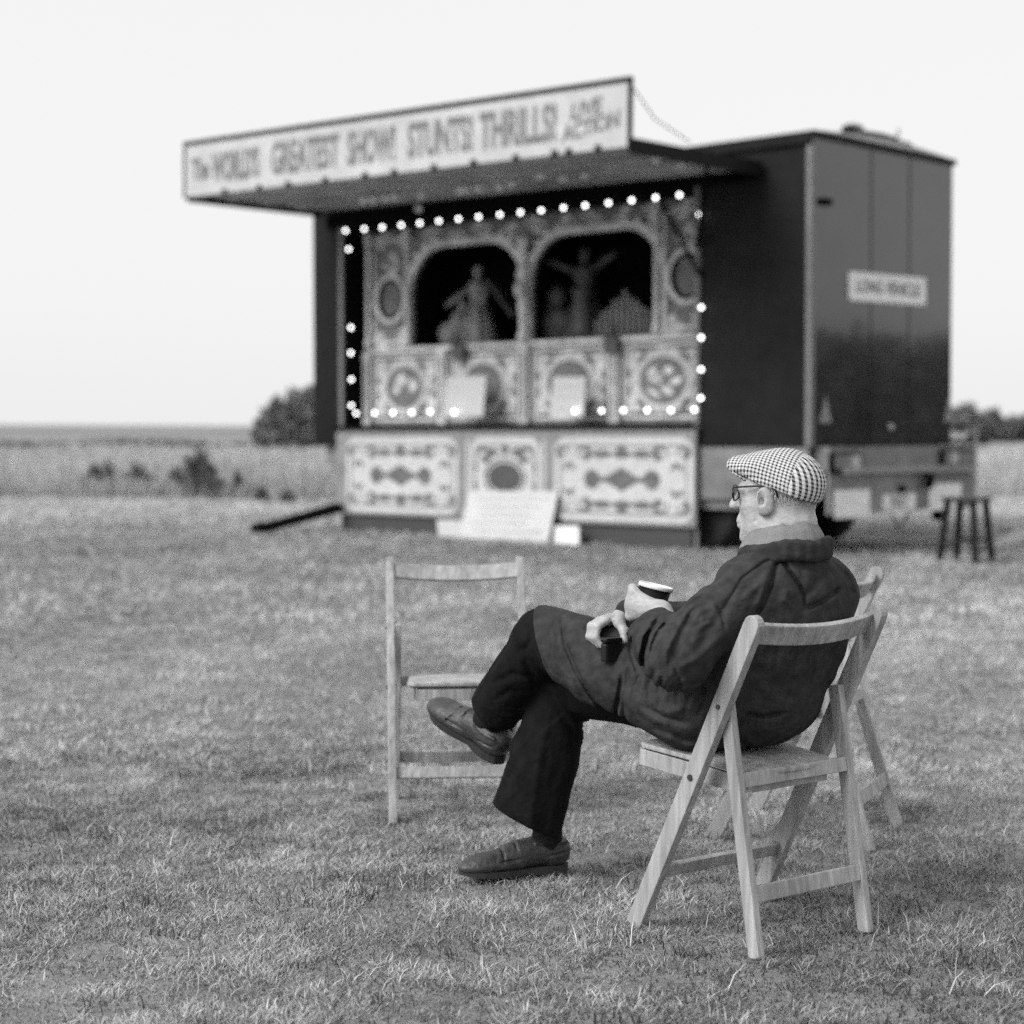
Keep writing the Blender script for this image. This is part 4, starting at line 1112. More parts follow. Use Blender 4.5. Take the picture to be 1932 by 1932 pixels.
# ---- stool
def stool():
    b = G(1822, 1060); t = thing('stool', (float(b[0]), float(b[1]), 0), rz=R(12), label='dark square-topped wooden stool standing on the grass right of the trailer', cat='stool')
    m = mat('stool_paint', 0.005, 0.5); h = 0.585; s0, s1 = 0.175, 0.215
    rot = R(-6)
    C_ = [(math.cos(rot + i * math.pi / 2), math.sin(rot + i * math.pi / 2)) for i in range(4)]
    mb = MB(); q = 0.205 * 1.18
    v = [(c[0] * q, c[1] * q, h - 0.035) for c in C_] + [(c[0] * q, c[1] * q, h) for c in C_]
    mb.add(v, [(3, 2, 1, 0), (4, 5, 6, 7)] + [(i, (i + 1) % 4, 4 + (i + 1) % 4, 4 + i) for i in range(4)]); mb.build('seat', m, t, bevel=0.01)
    for c in C_:
        mb = MB(); mb.bar((c[0] * s0, c[1] * s0, h - 0.036), (c[0] * s1 * 1.15, c[1] * s1 * 1.15, 0), 0.052, 0.052, (c[1], -c[0], 0)); mb.build('leg', m, t)
    for i in range(4):
        for z in ((0.12,) if i % 2 else (0.20,)):
            k = (s0 + (s1 * 1.15 - s0) * (1 - z / h)); a, b2 = C_[i], C_[(i + 1) % 4]
            mb = MB(); mb.bar((a[0] * k, a[1] * k, z), (b2[0] * k, b2[1] * k, z), 0.026, 0.02, (0, 0, 1)); mb.build('rung', m, t)
    return t
stool()
# pale post and white box at the far side of the trailer, strip of pale ground
b = P(1839, 935, 21.5); mb = MB()
mb.tube([(0, 0, 0), (0, 0, 1.18)], 0.022, 8); mb.tube([(-0.03, 0, 1.15), (-0.10, 0, 1.18), (-0.2, 0, 1.12)], 0.012, 6)
o = mb.build('post', m_roofm); o.location = (float(b[0]), 21.5, 0); tag(o, 'thin pale post standing behind the stool at the trailer corner', 'post')
b = P(1806, 821, 24); mb = MB(); mb.box(-0.15, 0.10, -0.1, 0.1, -0.04, 0.035); mb.bar((0, 0, -0.05), (0, 0, -float(b[2])), 0.04, 0.04); o = mb.build('box_on_post', m_paper); o.location = tuple(map(float, b)); tag(o, 'white box on a post just behind the right corner of the trailer', 'box')
mb = MB(); q = [G(1876, 1034, 0.0), G(1990, 1012, 0), G(1990, 985, 0), G(1915, 1004, 0), G(1872, 1020, 0)]
mb.add([(p[0], p[1], 0.012) for p in q], [(0, 1, 2, 3, 4)]); o = mb.build('path', mat('pale_path', 0.42, var=0.2, scale=3)); tag(o, kind='structure')
# ------------------------------------------------------------------ folding wooden chairs
def wood_mat(name, g, seed):
    m = mat(name, g, 0.62, var=0.26, scale=5, bump=0.35, bscale=9, spec=0.3, stretch=(12, 12, 1.2), var2=0.22, scale2=1.1)
    return m
m_wood = wood_mat('beech', 0.32, 0)
m_bolt = mat('steel_bolt', 0.10, 0.4, metal=0.8)

def plank(pts_in, pts_out, thick, M=None):
    pass

def make_chair(label, group, m, splay=0.0):
    t = thing('folding_chair', (0, 0, 0), label=label, cat='chair', group=group)
    HW = 0.213
    foot = lambda s: Vector((s * HW, 0.188, 0.0)); top = lambda s: Vector((s * HW * 0.985, -0.205, 0.785))
    lerp = lambda a, b, k: a + (b - a) * k
    for s in (-1, 1):
        mb = MB()
        a, b = foot(s), top(s)
        d = (b - a).normalized(); n = Vector((0, d.z, -d.y))       # n: forward-up face direction
        w, th = 0.046, 0.024
        prof = []
        L = (b - a).length
        # side outline in (along, across), rounded at the top
        ol = [(0, -w / 2), (L - 0.030, -w / 2)] + [(L - 0.022 + 0.022 * math.sin(q), -w / 2 * math.cos(q)) for q in [math.pi * i / 8 for i in range(1, 8)]] + [(L - 0.030, w / 2), (0, w / 2)]
        v = []
        for sx in (-th / 2, th / 2):
            for u, c in ol: v.append(a + d * u + n * c + Vector((sx, 0, 0)))
        k = len(ol)
        mb.add(v, [tuple(range(k)), tuple(range(2 * k - 1, k - 1, -1))] + [(i, k + i, k + (i + 1) % k, (i + 1) % k) for i in range(k)])
        post = mb.build('post', m, t, bevel=0.003)
        for kk, sz in ((0.725, 0.0055), (0.50, 0.0075)):
            mb = MB(); c = lerp(a, b, kk); n8 = 10; vv = []
            for dx in (0, s * 0.004):
                for q in range(n8):
                    vv.append(c + Vector((s * th / 2 + dx, 0, 0)) + Vector((0, math.cos(2 * math.pi * q / n8), math.sin(2 * math.pi * q / n8))) * sz)
            mb.add(vv, [tuple(range(n8)), tuple(range(2 * n8 - 1, n8 - 1, -1))] + [(q, n8 + q, n8 + (q + 1) % n8, (q + 1) % n8) for q in range(n8)])
            mb.build('bolt', m_bolt, post)
    RX = 0.187
    rt = lambda s: Vector((s * RX, -0.088, 0.585)); rf = lambda s: Vector((s * RX, -0.193 - splay, 0.0))
    for s in (-1, 1):
        mb = MB(); mb.bar(rt(s), rf(s), 0.034, 0.021, (1, 0, 0)); mb.build('leg', m, t, bevel=0.003)
    # curved top rail
    mb = MB(); n = 12; v = []
    p0, p1 = top(-1), top(1); d = (top(1) - foot(1)).normalized(); nn = Vector((0, d.z, -d.y))
    for i in range(n + 1):
        k = i / n; x = -0.203 + 0.406 * k; bow = 0.030 * (1 - (2 * k - 1) ** 2)
        c = lerp(foot(1), top(1), 0.945); c = Vector((x, c.y, c.z)) - nn * (bow - 0.010)
        for al, ac in ((-0.026, -0.008), (0.026, -0.008), (0.026, 0.008), (-0.026, 0.008)):
            v.append(c + d * al + nn * ac)
    f = [(3, 2, 1, 0), tuple(n * 4 + q for q in range(4))]
    for i in range(n):
        for q in range(4): f.append((i * 4 + q, i * 4 + (q + 1) % 4, i * 4 + 4 + (q + 1) % 4, i * 4 + 4 + q))
    mb.add(v, f); mb.build('back_rail', m, t, bevel=0.004)
    # stretchers
    mb = MB(); a = lerp(foot(-1), top(-1), 0.185); b = lerp(foot(1), top(1), 0.185); mb.bar(a + Vector((0.012, 0, 0)), b - Vector((0.012, 0, 0)), 0.014, 0.036, d); mb.build('front_stretcher', m, t, bevel=0.002)
    mb = MB(); a = lerp(rf(-1), rt(-1), 0.245); b = lerp(rf(1), rt(1), 0.245); dr = (rt(1) - rf(1)).normalized(); mb.bar(a + Vector((0.0107, -0.008, 0)), b + Vector((-0.0107, -0.008, 0)), 0.014, 0.038, dr); mb.build('rear_stretcher', m, t, bevel=0.002)
    mb = MB(); a = lerp(rf(-1), rt(-1), 0.68); b = lerp(rf(1), rt(1), 0.68); mb.bar(a + Vector((0.0107, -0.004, 0)), b + Vector((-0.0107, -0.004, 0)), 0.020, 0.034, dr); mb.build('seat_rail', m, t, bevel=0.002)
    # seat: curved back edge, rounded front corners, side rails below
    mb = MB(); ol = []
    fw, rw = 0.172, 0.150
    yf, yr = 0.235, -0.095
    ol += [(-fw + 0.03, yf), (fw - 0.03, yf)] + [(fw - 0.03 + 0.03 * math.sin(q), yf - 0.03 + 0.03 * math.cos(q)) for q in (0.4, 0.8, 1.2)] + [(fw, yf - 0.03)]
    ol += [(rw, yr)] + [(rw * math.cos(q), yr - 0.045 * math.sin(q)) for q in [math.pi * i / 12 for i in range(1, 12)]] + [(-rw, yr)]
    ol += [(-fw, yf - 0.03)] + [(-(fw - 0.03 + 0.03 * math.sin(q)), yf - 0.03 + 0.03 * math.cos(q)) for q in (1.2, 0.8, 0.4)]
    k = len(ol)
    dish = lambda x, y: 0.428 + 0.02 * (y / 0.3) - 0.004
    v = [Vector((x, y, dish(x, y) - 0.012)) for x, y in ol] + [Vector((x, y, dish(x, y))) for x, y in ol]
    mb.add(v, [tuple(range(k)), tuple(range(2 * k - 1, k - 1, -1))] + [(i, k + i, k + (i + 1) % k, (i + 1) % k) for i in range(k)])
    seat = mb.build('seat', m, t, bevel=0.003)
    mb = MB()
    for s in (-1, 1):
        mb.bar(Vector((s * 0.161, yf - 0.008, 0.403)), Vector((s * 0.139, yr - 0.004, 0.379)), 0.040, 0.018, (1, 0, 0))
    mb.bar(Vector((-0.149, yf - 0.014, 0.4015)), Vector((0.149, yf - 0.014, 0.4015)), 0.016, 0.034, (0, 0.06, 1))
    mb.bar(Vector((-0.128, yr - 0.012, 0.380)), Vector((0.128, yr - 0.012, 0.380)), 0.018, 0.036, (0, 0, 1))
    mb.build('seat_frame', m, seat, bevel=0.002)
    return t

ch1 = make_chair('wooden folding chair the man is sitting on, nearest the camera', 'wooden folding chairs on the grass', m_wood)
ch1.location = (0.590, 4.44, -0.008); ch1.rotation_euler = (0, 0, R(38.5))
ch2 = copy_tree(ch1); ch2['label'] = 'empty pale wooden folding chair facing the camera, left of the man\'s knees'
c2 = P(870, 1530, 5.77)
ch2.location = (-0.162, 5.78, -0.008); ch2.rotation_euler = (0, 0, R(180 + 6))
ch3 = make_chair('wooden folding chair standing behind the man\'s right side, mostly hidden by him', 'wooden folding chairs on the grass', m_wood, 0.08)
ch3.location = (0.855, 5.54, -0.008); ch3.rotation_euler = (0, 0, R(66.4))
# ------------------------------------------------------------------ the seated man
V = lambda *a: np.array(a, np.float32)
fT = V(-0.62, 0.78, 0); rT = V(0.78, 0.62, 0)          # torso: facing, his right
LH = V(0.44, 4.46, 0.54); RH = V(0.56, 4.60, 0.53)
LK = V(0.085, 4.78, 0.652); RK = V(0.15, 4.86, 0.515)
LA = V(-0.062, 4.99, 0.408); RA = V(0.10, 4.93, 0.10)
PEL = V(0.535, 4.51, 0.545); WST = V(0.60, 4.475, 0.65); CH = V(0.650, 4.435, 0.780); NB = V(0.655, 4.435, 0.918)
LS = V(0.545, 4.335, 0.818); LE = V(0.382, 4.235, 0.675); LW = V(0.358, 4.415, 0.760)
RS = V(0.770, 4.53, 0.798); RE = V(0.60, 4.80, 0.665); RW = V(0.285, 4.64, 0.725)
# head frame
hf = V(-0.905, 0.42, -0.012); hf /= np.linalg.norm(hf)
hr = np.cross(hf, V(0, 0, 1)); hr /= np.linalg.norm(hr)
hu = np.cross(hr, hf)
HC = V(0.640, 4.45, 1.040)
HM = np.stack([hr, hf, hu], 1)                          # columns: right, forward, up
H = lambda x, y, z: HC + HM @ V(x, y, z)
HEADM = Matrix(((HM[0, 0], HM[0, 1], HM[0, 2], HC[0]), (HM[1, 0], HM[1, 1], HM[1, 2], HC[1]), (HM[2, 0], HM[2, 1], HM[2, 2], HC[2]), (0, 0, 0, 1)))

m_skin = mat('skin', 0.36, 0.5, var=0.12, scale=70, bump=0.16, bscale=95, spec=0.35, var2=0.16, scale2=22, stretch=(1, 1, 1.8))
m_jacket = mat('jacket_cloth', 0.036, 0.85, var=0.30, scale=38, bump=0.55, bscale=48, spec=0.1, var2=0.15, scale2=6)
m_trouser = mat('trouser_cloth', 0.009, 0.9, var=0.3, scale=30, bump=0.7, bscale=38, spec=0.08)
m_sock = mat('dark_wool', 0.02, 0.95, bump=0.6, bscale=900, spec=0.1)
m_shoe = mat('dark_leather', 0.036, 0.48, var=0.45, scale=30, bump=0.45, bscale=70, spec=0.5)
m_sole = mat('shoe_rubber', 0.03, 0.7)
m_black = mat('black_plastic', 0.006, 0.35)
m_cup = mat('black_card', 0.005, 0.6, spec=0.2)
m_white = mat('white_plastic', 0.75, 0.35)
m_inner_collar = mat('pale_collar_cloth', 0.20, 0.85, var=0.1, scale=30, bump=0.4, bscale=600)
m_hair = mat('white_hair', 0.50, 0.7, var=0.5, scale=160, bump=0.8, bscale=350)

# ---- body: head, neck, trunk, limbs and hands in one skin
B_ = SDF()
hm = HM
B_.ell(H(0, -0.006, 0.030), (0.073, 0.094, 0.074), hm, k=0.0)
B_.ell(H(0, 0.028, -0.03), (0.060, 0.066, 0.080), hm, k=0.03)
B_.ell(H(0, 0.036, -0.078), (0.050, 0.052, 0.040), hm, k=0.025)          # jaw
B_.ell(H(0, 0.078, -0.104), (0.022, 0.017, 0.015), hm, k=0.02)           # chin
for sg in (-1, 1):
    B_.ell(H(0.042 * sg, 0.052, -0.028), (0.018, 0.022, 0.022), hm, k=0.02)   # cheekbone
    B_.ell(H(0.043 * sg, 0.022, -0.070), (0.012, 0.03, 0.026), hm, k=0.03)   # jowl
    B_.chain([H(0.024 * sg, 0.098, -0.030), H(0.033 * sg, 0.088, -0.055), H(0.036 * sg, 0.078, -0.078)], [0.003] * 3, k=0.006, op='s')
    B_.chain([H(0.062 * sg, 0.035, -0.060), H(0.058 * sg, 0.018, -0.090), H(0.050 * sg, 0.012, -0.105)], [0.003] * 3, k=0.007, op='s')
    B_.cap(H(0.071 * sg, 0.035, -0.004), H(0.069 * sg, 0.045, 0.012), 0.002, k=0.004, op='s')
    B_.cap(H(0.010 * sg, 0.088, 0.014), H(0.044 * sg, 0.074, 0.013), 0.010, 0.009, k=0.012)   # brow
    B_.ell(H(0.031 * sg, 0.094, -0.008), (0.017, 0.014, 0.012), hm, k=0.008, op='s')
    B_.ell(H(0.031 * sg, 0.074, -0.008), (0.0125, 0.0125, 0.0125), hm, k=0.003)   # eyeball
    B_.cap(H(0.018 * sg, 0.084, -0.001), H(0.044 * sg, 0.077, -0.002), 0.004, 0.004, k=0.004)  # lid
B_.cap(H(0, 0.090, 0.008), H(0, 0.111, -0.022), 0.0085, 0.0105, k=0.012)      # nose
B_.ell(H(0, 0.108, -0.028), (0.0155, 0.013, 0.0095), hm, k=0.008)
B_.ell(H(0, 0.090, -0.062), (0.020, 0.012, 0.016), hm, k=0.012)
B_.cap(H(-0.019, 0.092, -0.068), H(0.019, 0.092, -0.068), 0.0025, k=0.003, op='s')   # mouth
B_.cap(H(-0.015, 0.095, -0.063), H(0.015, 0.095, -0.063), 0.0045, k=0.004)
B_.cap(H(-0.013, 0.094, -0.075), H(0.013, 0.094, -0.075), 0.005, k=0.004)
for sg in (-1, 1):                                                           # ears
    ang = 0.30
    em = np.stack([hr * math.cos(ang) * sg - hf * math.sin(ang), hf * math.cos(ang) + hr * sg * math.sin(ang), hu], 1)
    B_.ell(H(0.080 * sg, 0.009, -0.012), (0.0090, 0.021, 0.034), em, k=0.004)
    B_.ell(H(0.0885 * sg, 0.015, -0.006), (0.0095, 0.010, 0.019), em, k=0.002, op='s')
    B_.cap(H(0.081 * sg, 0.014, 0.008), H(0.082 * sg, 0.002, -0.012), 0.0035, 0.003, k=0.002)
    B_.cap(H(0.070 * sg, -0.014, 0.004), H(0.072 * sg, -0.010, -0.030), 0.004, 0.004, k=0.003, op='s')
    B_.ell(H(0.078 * sg, 0.016, -0.014), (0.008, 0.005, 0.008), hm, k=0.002, op='s')
    B_.ell(H(0.076 * sg, 0.018, -0.038), (0.006, 0.009, 0.011), hm, k=0.005)
B_.cap(H(0, -0.028, -0.03), NB + V(0, 0, -0.02), 0.060, 0.064, k=0.03)
B_.cap(H(0, 0.03, -0.085), NB + fT * 0.05 + V(0, 0, -0.01), 0.040, 0.040, k=0.03)
for z in (-0.062, -0.080, -0.098):                                           # folds at the nape
    B_.cap(H(-0.03, -0.074, z + 0.004), H(0.03, -0.074, z + 0.004), 0.009, 0.009, k=0.02)
    B_.cap(H(-0.05, -0.09, z - 0.006), H(0.05, -0.09, z - 0.006), 0.003, 0.003, k=0.008, op='s')
# trunk
B_.chain([NB, CH, WST, PEL], [0.06, 0.080, 0.090, 0.10], k=0.05)
B_.cap(LS, RS, 0.04, 0.04, k=0.05)
B_.cap(LH, RH, 0.085, 0.085, k=0.05)
B_.chain([LS, LE, LW], [0.045, 0.038, 0.027], k=0.02)
B_.chain([RS, RE, RW], [0.045, 0.038, 0.027], k=0.02)
B_.chain([LH, LK, LA], [0.07, 0.05, 0.034], k=0.02)
B_.chain([RH, RK, RA], [0.07, 0.05, 0.034], k=0.02)
LT = V(-0.235, 5.12, 0.385); RT = V(-0.09, 4.855, 0.035)
_h = P(951, 1436, 4.98); _t = P(812, 1338, 5.14); _u = V(0.143, -0.466, 0.872)
B_.chain([LA, _h * 0.6 + _t * 0.4 + _u * 0.045, _h * 0.28 + _t * 0.72 + _u * 0.032], [0.032, 0.024, 0.014], k=0.01)
B_.chain([RA, V(0.055, 4.917, 0.052), V(-0.05, 4.873, 0.040)], [0.032, 0.024, 0.014], k=0.01)

# left hand round the cup
CUPA = V(0.22, 0.0, 0.975); CUPA /= np.linalg.norm(CUPA)
E1 = np.cross(V(0, 1, 0), CUPA); E1 /= np.linalg.norm(E1); E2 = V(0, 1, 0)
CUPT = P(1238, 1104, 4.50).astype(np.float32); CUPH = 0.098
CUPB = CUPT - CUPA * CUPH
def CP(phi, h, r):
    a = math.radians(phi)
    return (CUPB + CUPA * h + (E1 * math.cos(a) + E2 * math.sin(a)) * r).astype(np.float32)
RAD = lambda h: 0.028 + (0.041 - 0.028) * h / CUPH
hand_k = 0.006
kn = []
for i, h in enumerate((0.076, 0.056, 0.036, 0.018)):
    r0 = RAD(h)
    rr = (0.0098, 0.0102, 0.0098, 0.0088)[i]
    k0 = CP(212, h - 0.004, r0 + 0.024); k1 = CP(180, h + 0.002, r0 + 0.0165); k2 = CP(142, h, r0 + 0.011); k3 = CP(108, h - 0.002, r0 + 0.009)
    if i == 3: k3 = CP(120, h, r0 + 0.009)
    kn.append(k0)
    B_.chain([k0, k1, k2, k3], [rr * 1.12, rr * 1.05, rr * 0.95, rr * 0.85], k=hand_k)
    B_.cap(LW + (k0 - LW) * 0.15, k0, 0.0165, rr * 1.15, k=0.012)
B_.cap(kn[0], kn[3], 0.010, 0.009, k=0.01)
B_.cap(LW, (kn[1] + kn[2]) / 2, 0.021, 0.014, k=0.018)
th0 = LW + V(0.006, 0.010, 0.008)
B_.chain([th0, CP(-72, 0.016, 0.052), CP(-118, 0.040, 0.047), CP(-146, 0.058, 0.047)], [0.0155, 0.0135, 0.011, 0.0095], k=0.008)

# right hand over a small black case on the thigh
CASE = V(0.245, 4.495, 0.660)
PK = V(0.238, 4.575, 0.722)
B_.cap(RW, PK, 0.022, 0.020, k=0.015, flat=(0, 0, 1), fr=0.75)
for i, q in enumerate((-0.026, -0.009, 0.009, 0.026)):
    b = PK + V(-0.020, -0.012, 0.0) + V(0.30, -0.9, 0.05) * (q)
    rr = (0.0088, 0.0094, 0.0094, 0.0085)[i]
    o = V(-0.006, 0, 0)
    B_.chain([b + V(0.01, 0.012, 0.0), b + V(-0.012, -0.012, -0.012), b + V(-0.017, -0.018, -0.038), b + V(-0.004, -0.022, -0.058)], [rr * 1.15, rr * 1.05, rr * 0.95, rr * 0.85], k=hand_k)
B_.chain([RW + V(-0.01, -0.02, 0), PK + V(0.028, -0.028, -0.002), PK + V(0.040, -0.048, -0.022), PK + V(0.040, -0.058, -0.046)], [0.0155, 0.0135, 0.011, 0.0095], k=0.008)
ROOT = Matrix.Translation((0.45, 4.65, 0))
hs = 0.006 if QUICK else 0.003
person = sdf_obj('person', B_, (-0.28, 4.16, 0.0), (0.86, 5.2, 1.18), hs, m_skin, None, ROOT)
tag(person, 'elderly man in checked flat cap and dark jacket, sitting cross-legged and holding a black cup', 'person')
bpy.context.view_layer.update()

# ---- trousers
T_ = SDF()
T_.chain([LH, LH * 0.5 + LK * 0.5 + V(0, 0, 0.002), LK + V(-0.004, 0, 0.0)], [0.088, 0.084, 0.074], k=0.03)
T_.chain([RH, RH * 0.5 + RK * 0.5, RK], [0.09, 0.088, 0.078], k=0.03)
T_.cap(LH, RH, 0.092, 0.092, k=0.04)
T_.cap(PEL, WST, 0.10, 0.10, k=0.04)
HEM = V(0.035, 4.905, 0.120)
T_.chain([RK, RK * 0.5 + HEM * 0.5 + V(-0.006, 0, 0), HEM], [0.080, 0.088, 0.099], k=0.02, flat=(0.15, 1, 0), fr=0.80)
LHEM = LA + (LK - LA) * 0.13
T_.cap(LK, LHEM + V(0.0, 0, -0.0), 0.074, 0.070, k=0.025)
LAD = (LK - LA) / np.linalg.norm(LK - LA)
def hemcut(p):
    c1 = (p - V(-0.05, 4.9, 0.196)) @ V(-0.439, 0, -0.898) # right hem
    d1 = np.linalg.norm(p - HEM, axis=1) - 0.24
    e1 = np.maximum(-c1, d1)
    c2 = (p - LHEM) @ (-LAD)
    d2 = np.linalg.norm(p - LA, axis=1) - 0.16
    return np.minimum(e1, np.maximum(-c2, d2))
# cloth folds: soft waves round the legs plus drawn creases
def legwave(a, b, amp, ph, n):
    a = _v(a); b = _v(b); ab = b - a; L2 = float(ab @ ab)
    def f(p):
        pa = p - a; t = (pa @ ab) / L2
        q = pa - t[:, None] * ab
        ang = np.arctan2(q[:, 2] + 0.3 * q[:, 0], q[:, 1])
        w = np.sin(ang * n + t * 5 + ph) * 0.6 + np.sin(ang * (n + 3) - t * 9 + ph * 2) * 0.4
        m = np.exp(-((t - 0.5) / 0.6) ** 4) * (np.sqrt((q * q).sum(1)) < 0.16)
        return amp * w * m
    return f
T_.disp(legwave(RK, HEM, 0.0035, 0.5, 4))
T_.disp(legwave(LK, LHEM, 0.003, 1.9, 4))
T_.disp(fold([(1050, 1300), (1080, 1345), (1120, 1390)], 0.010, 9))
T_.disp(fold([(1020, 1290), (1050, 1330), (1090, 1400)], 0.007, 8))
T_.disp(fold([(1040, 1330), (1020, 1420), (1005, 1520), (1000, 1580)], -0.005, 8))
T_.disp(fold([(1060, 1420), (1035, 1500), (1022, 1590)], 0.004, 10))
T_.disp(fold([(1000, 1400), (970, 1450), (945, 1500)], 0.004, 8))
T_.disp(fold([(930, 1290), (970, 1270), (1000, 1280)], 0.006, 7))
T_.disp(fold([(935, 1320), (965, 1300), (985, 1310)], 0.005, 6))
T_.disp(fold([(975, 1215), (990, 1240), (1010, 1290)], 0.010, 8))
T_.disp(fold([(1000, 1175), (1003, 1205), (990, 1230)], 0.006, 6))
T_.rawfn(hemcut, 's', k=0.004)
def inner(p):   # hollow the hems
    return np.minimum(np.linalg.norm((p - (HEM + V(0.015, 0, 0.01))) / V(0.072, 0.062, 0.085), axis=1) * 0.07 - 0.07, 0.5)
T_.rawfn(inner, 's', k=0.004)
hj = 0.008 if QUICK else 0.0036
sdf_obj('trousers', T_, (-0.16, 4.28, 0.05), (0.76, 5.12, 0.80), hj, m_trouser, person, None if False else Matrix.Identity(4))

# ---- jacket (a long coat: trunk, sleeves, skirt drawn over the thighs)
J = SDF()
tm = np.stack([rT, fT, V(0, 0, 1)], 1)
lean = V(0.10, -0.10, 0.985)
J.ell(CH + V(0.000, 0.000, -0.005), (0.200, 0.115, 0.150), tm, k=0.0)
J.ell(WST + V(0.020, 0.0, 0.01), (0.215, 0.140, 0.150), tm, k=0.09)
J.ell(PEL + V(0.035, 0.0, -0.01), (0.205, 0.165, 0.118), tm, k=0.07)
J.cap(LS * 0.82 + RS * 0.18 + V(0, 0, 0.008), RS * 0.80 + LS * 0.20 + V(0, 0, 0.008), 0.066, 0.066, k=0.06)
J.cap(CH * 0.35 + NB * 0.65, NB + V(0, 0, -0.040), 0.090, 0.074, k=0.05)
# sleeves
J.chain([LS, LS * 0.5 + LE * 0.5 + V(-0.002, -0.006, 0), LE], [0.064, 0.064, 0.074], k=0.03)
LC = V(0.324, 4.40, 0.737); nC = V(-0.62, -0.15, 0.75); nC /= np.linalg.norm(nC)
LM = LE * 0.4 + LC * 0.6 + V(-0.008, 0, -0.022)
LM = LE * 0.45 + LC * 0.55 + V(0.0, 0, -0.012)
J.cap(LE, LM, 0.072, 0.068, k=0.04)
J.cap(LM, LC - nC * 0.012, 0.067, 0.060, k=0.03)
J.chain([RS, RE, RW + V(0.02, 0.005, 0)], [0.078, 0.070, 0.046], k=0.04)
# skirt over the left thigh to the knee, its hem falling past it
J.chain([LH + V(0, 0, 0.0), LH * 0.5 + LK * 0.5 + V(0, -0.004, 0.006), LK + V(-0.012, 0.0, 0.004)], [0.122, 0.106, 0.085], k=0.035)
SK = LK + V(-0.035, 0.0, 0.0)
J.plane(LK + V(0.018, 0.0, 0.0), (-0.78, 0.30, -0.34), k=0.008, c=LK, rad=0.35)
# lower edge of the skirt: a line sloping along the under side of the thigh
def under(p):
    x, y, z = to_px(p)
    lim = np.interp(x, [960, 1005, 1060, 1120, 1180, 1300, 1380, 1430], [1235, 1262, 1335, 1385, 1425, 1440, 1455, 1450]).astype(np.float32)
    return -(y - lim) * z / FPX * 0.8
J.rawfn(under, 's', k=0.006)
def gsl(px):    # gathers
    return px
F = lambda pl, a, w, yl=None: J.disp(fold(pl, a * 1.35, w * 0.9, yl))
# seams and creases seen on the back
F([(1358, 1160), (1400, 1092), (1440, 1062), (1470, 1050)], 0.005, 3.2)
F([(1470, 1050), (1455, 1100), (1440, 1135), (1425, 1165)], 0.012, 6)
F([(1470, 1050), (1490, 1078), (1510, 1108), (1518, 1125), (1516, 1150)], 0.012, 4.5)
F([(1450, 1085), (1440, 1120), (1428, 1150)], -0.006, 8)
F([(1485, 1110), (1480, 1140)], -0.006, 9)
F([(1520, 1150), (1555, 1132), (1585, 1110)], 0.010, 5)
F([(1520, 1125), (1545, 1095), (1560, 1080)], 0.005, 7)
F([(1590, 1075), (1605, 1100), (1612, 1125)], 0.006, 5)
F([(1400, 1130), (1425, 1110), (1450, 1080)], -0.004, 8)
# sleeve: seam, elbow bags and the fan of folds at the cuff
F([(1350, 1140), (1362, 1160), (1368, 1185)], 0.006, 4)
F([(1290, 1150), (1345, 1085), (1385, 1050)], -0.004, 10)
F([(1310, 1150), (1290, 1180), (1270, 1220), (1262, 1260)], 0.011, 7)
F([(1296, 1160), (1276, 1200), (1256, 1235)], -0.007, 7)
F([(1246, 1165), (1222, 1195), (1212, 1235), (1216, 1262)], 0.011, 6)
F([(1232, 1180), (1212, 1200), (1205, 1240)], -0.008, 5)
F([(1262, 1172), (1244, 1188), (1232, 1215), (1228, 1240)], 0.008, 5)
F([(1282, 1210), (1272, 1250), (1280, 1280)], 0.007, 6)
F([(1195, 1190), (1190, 1230), (1205, 1275)], 0.006, 5)
for i, (x, y) in enumerate([(1300, 1125), (1312, 1138), (1322, 1150), (1330, 1165), (1322, 1180), (1335, 1190)]):
    F([(x - 16, y + 6), (x, y - 6), (x + 16, y - 12)], 0.0028, 4.5)
F([(1380, 1120), (1345, 1180), (1310, 1230)], 0.005, 9)
F([(1360, 1200), (1320, 1240), (1280, 1262)], -0.005, 9)
# waist gathers and lap folds
for i in range(11):
    x = 1182 + i * 15; y = 1262 + i * 4.0 + (i % 3) * 5
    x += 7 * math.sin(i * 2.3); F([(x + 6, y - 6 + 8 * math.sin(i * 1.7)), (x - 2 - (i % 2) * 5, y + 26), (x - 8 + 5 * math.sin(i * 3.1), y + 36 + 14 * math.sin(i * 2.7))], 0.0042, 5)
    F([(x + 13, y - 4), (x + 6, y + 22)], -0.003, 5)
F([(1175, 1270), (1165, 1330), (1150, 1385)], 0.010, 5)
F([(1190, 1265), (1176, 1320), (1178, 1360), (1200, 1400)], 0.007, 6)
F([(1060, 1165), (1066, 1215), (1086, 1265), (1120, 1320), (1165, 1372)], 0.008, 5)
F([(1040, 1175), (1046, 1230), (1070, 1285), (1105, 1335)], -0.006, 7)
F([(1085, 1205), (1120, 1260), (1160, 1300)], 0.004, 10)
F([(1100, 1185), (1130, 1195)], 0.005, 6)
F([(1108, 1205), (1126, 1213), (1136, 1230)], 0.005, 4)
F([(1210, 1330), (1250, 1352), (1300, 1366)], 0.008, 7)
F([(1230, 1370), (1290, 1395), (1340, 1400)], 0.007, 8)
F([(1260, 1345), (1300, 1335), (1330, 1345)], -0.006, 8)
F([(1190, 1395), (1250, 1420), (1310, 1425)], 0.005, 7)
for i in range(8):
    x = 1445 + i * 17
    F([(x + 8, 1215), (x, 1270), (x - 12, 1330)], 0.002 + 0.0015 * (i % 2), 7)
F([(1400, 1345), (1440, 1352), (1480, 1345)], 0.009, 4)
for i in range(7):
    x = 1400 + i * 13
    F([(x, 1348), (x - 5, 1375)], 0.002, 4)
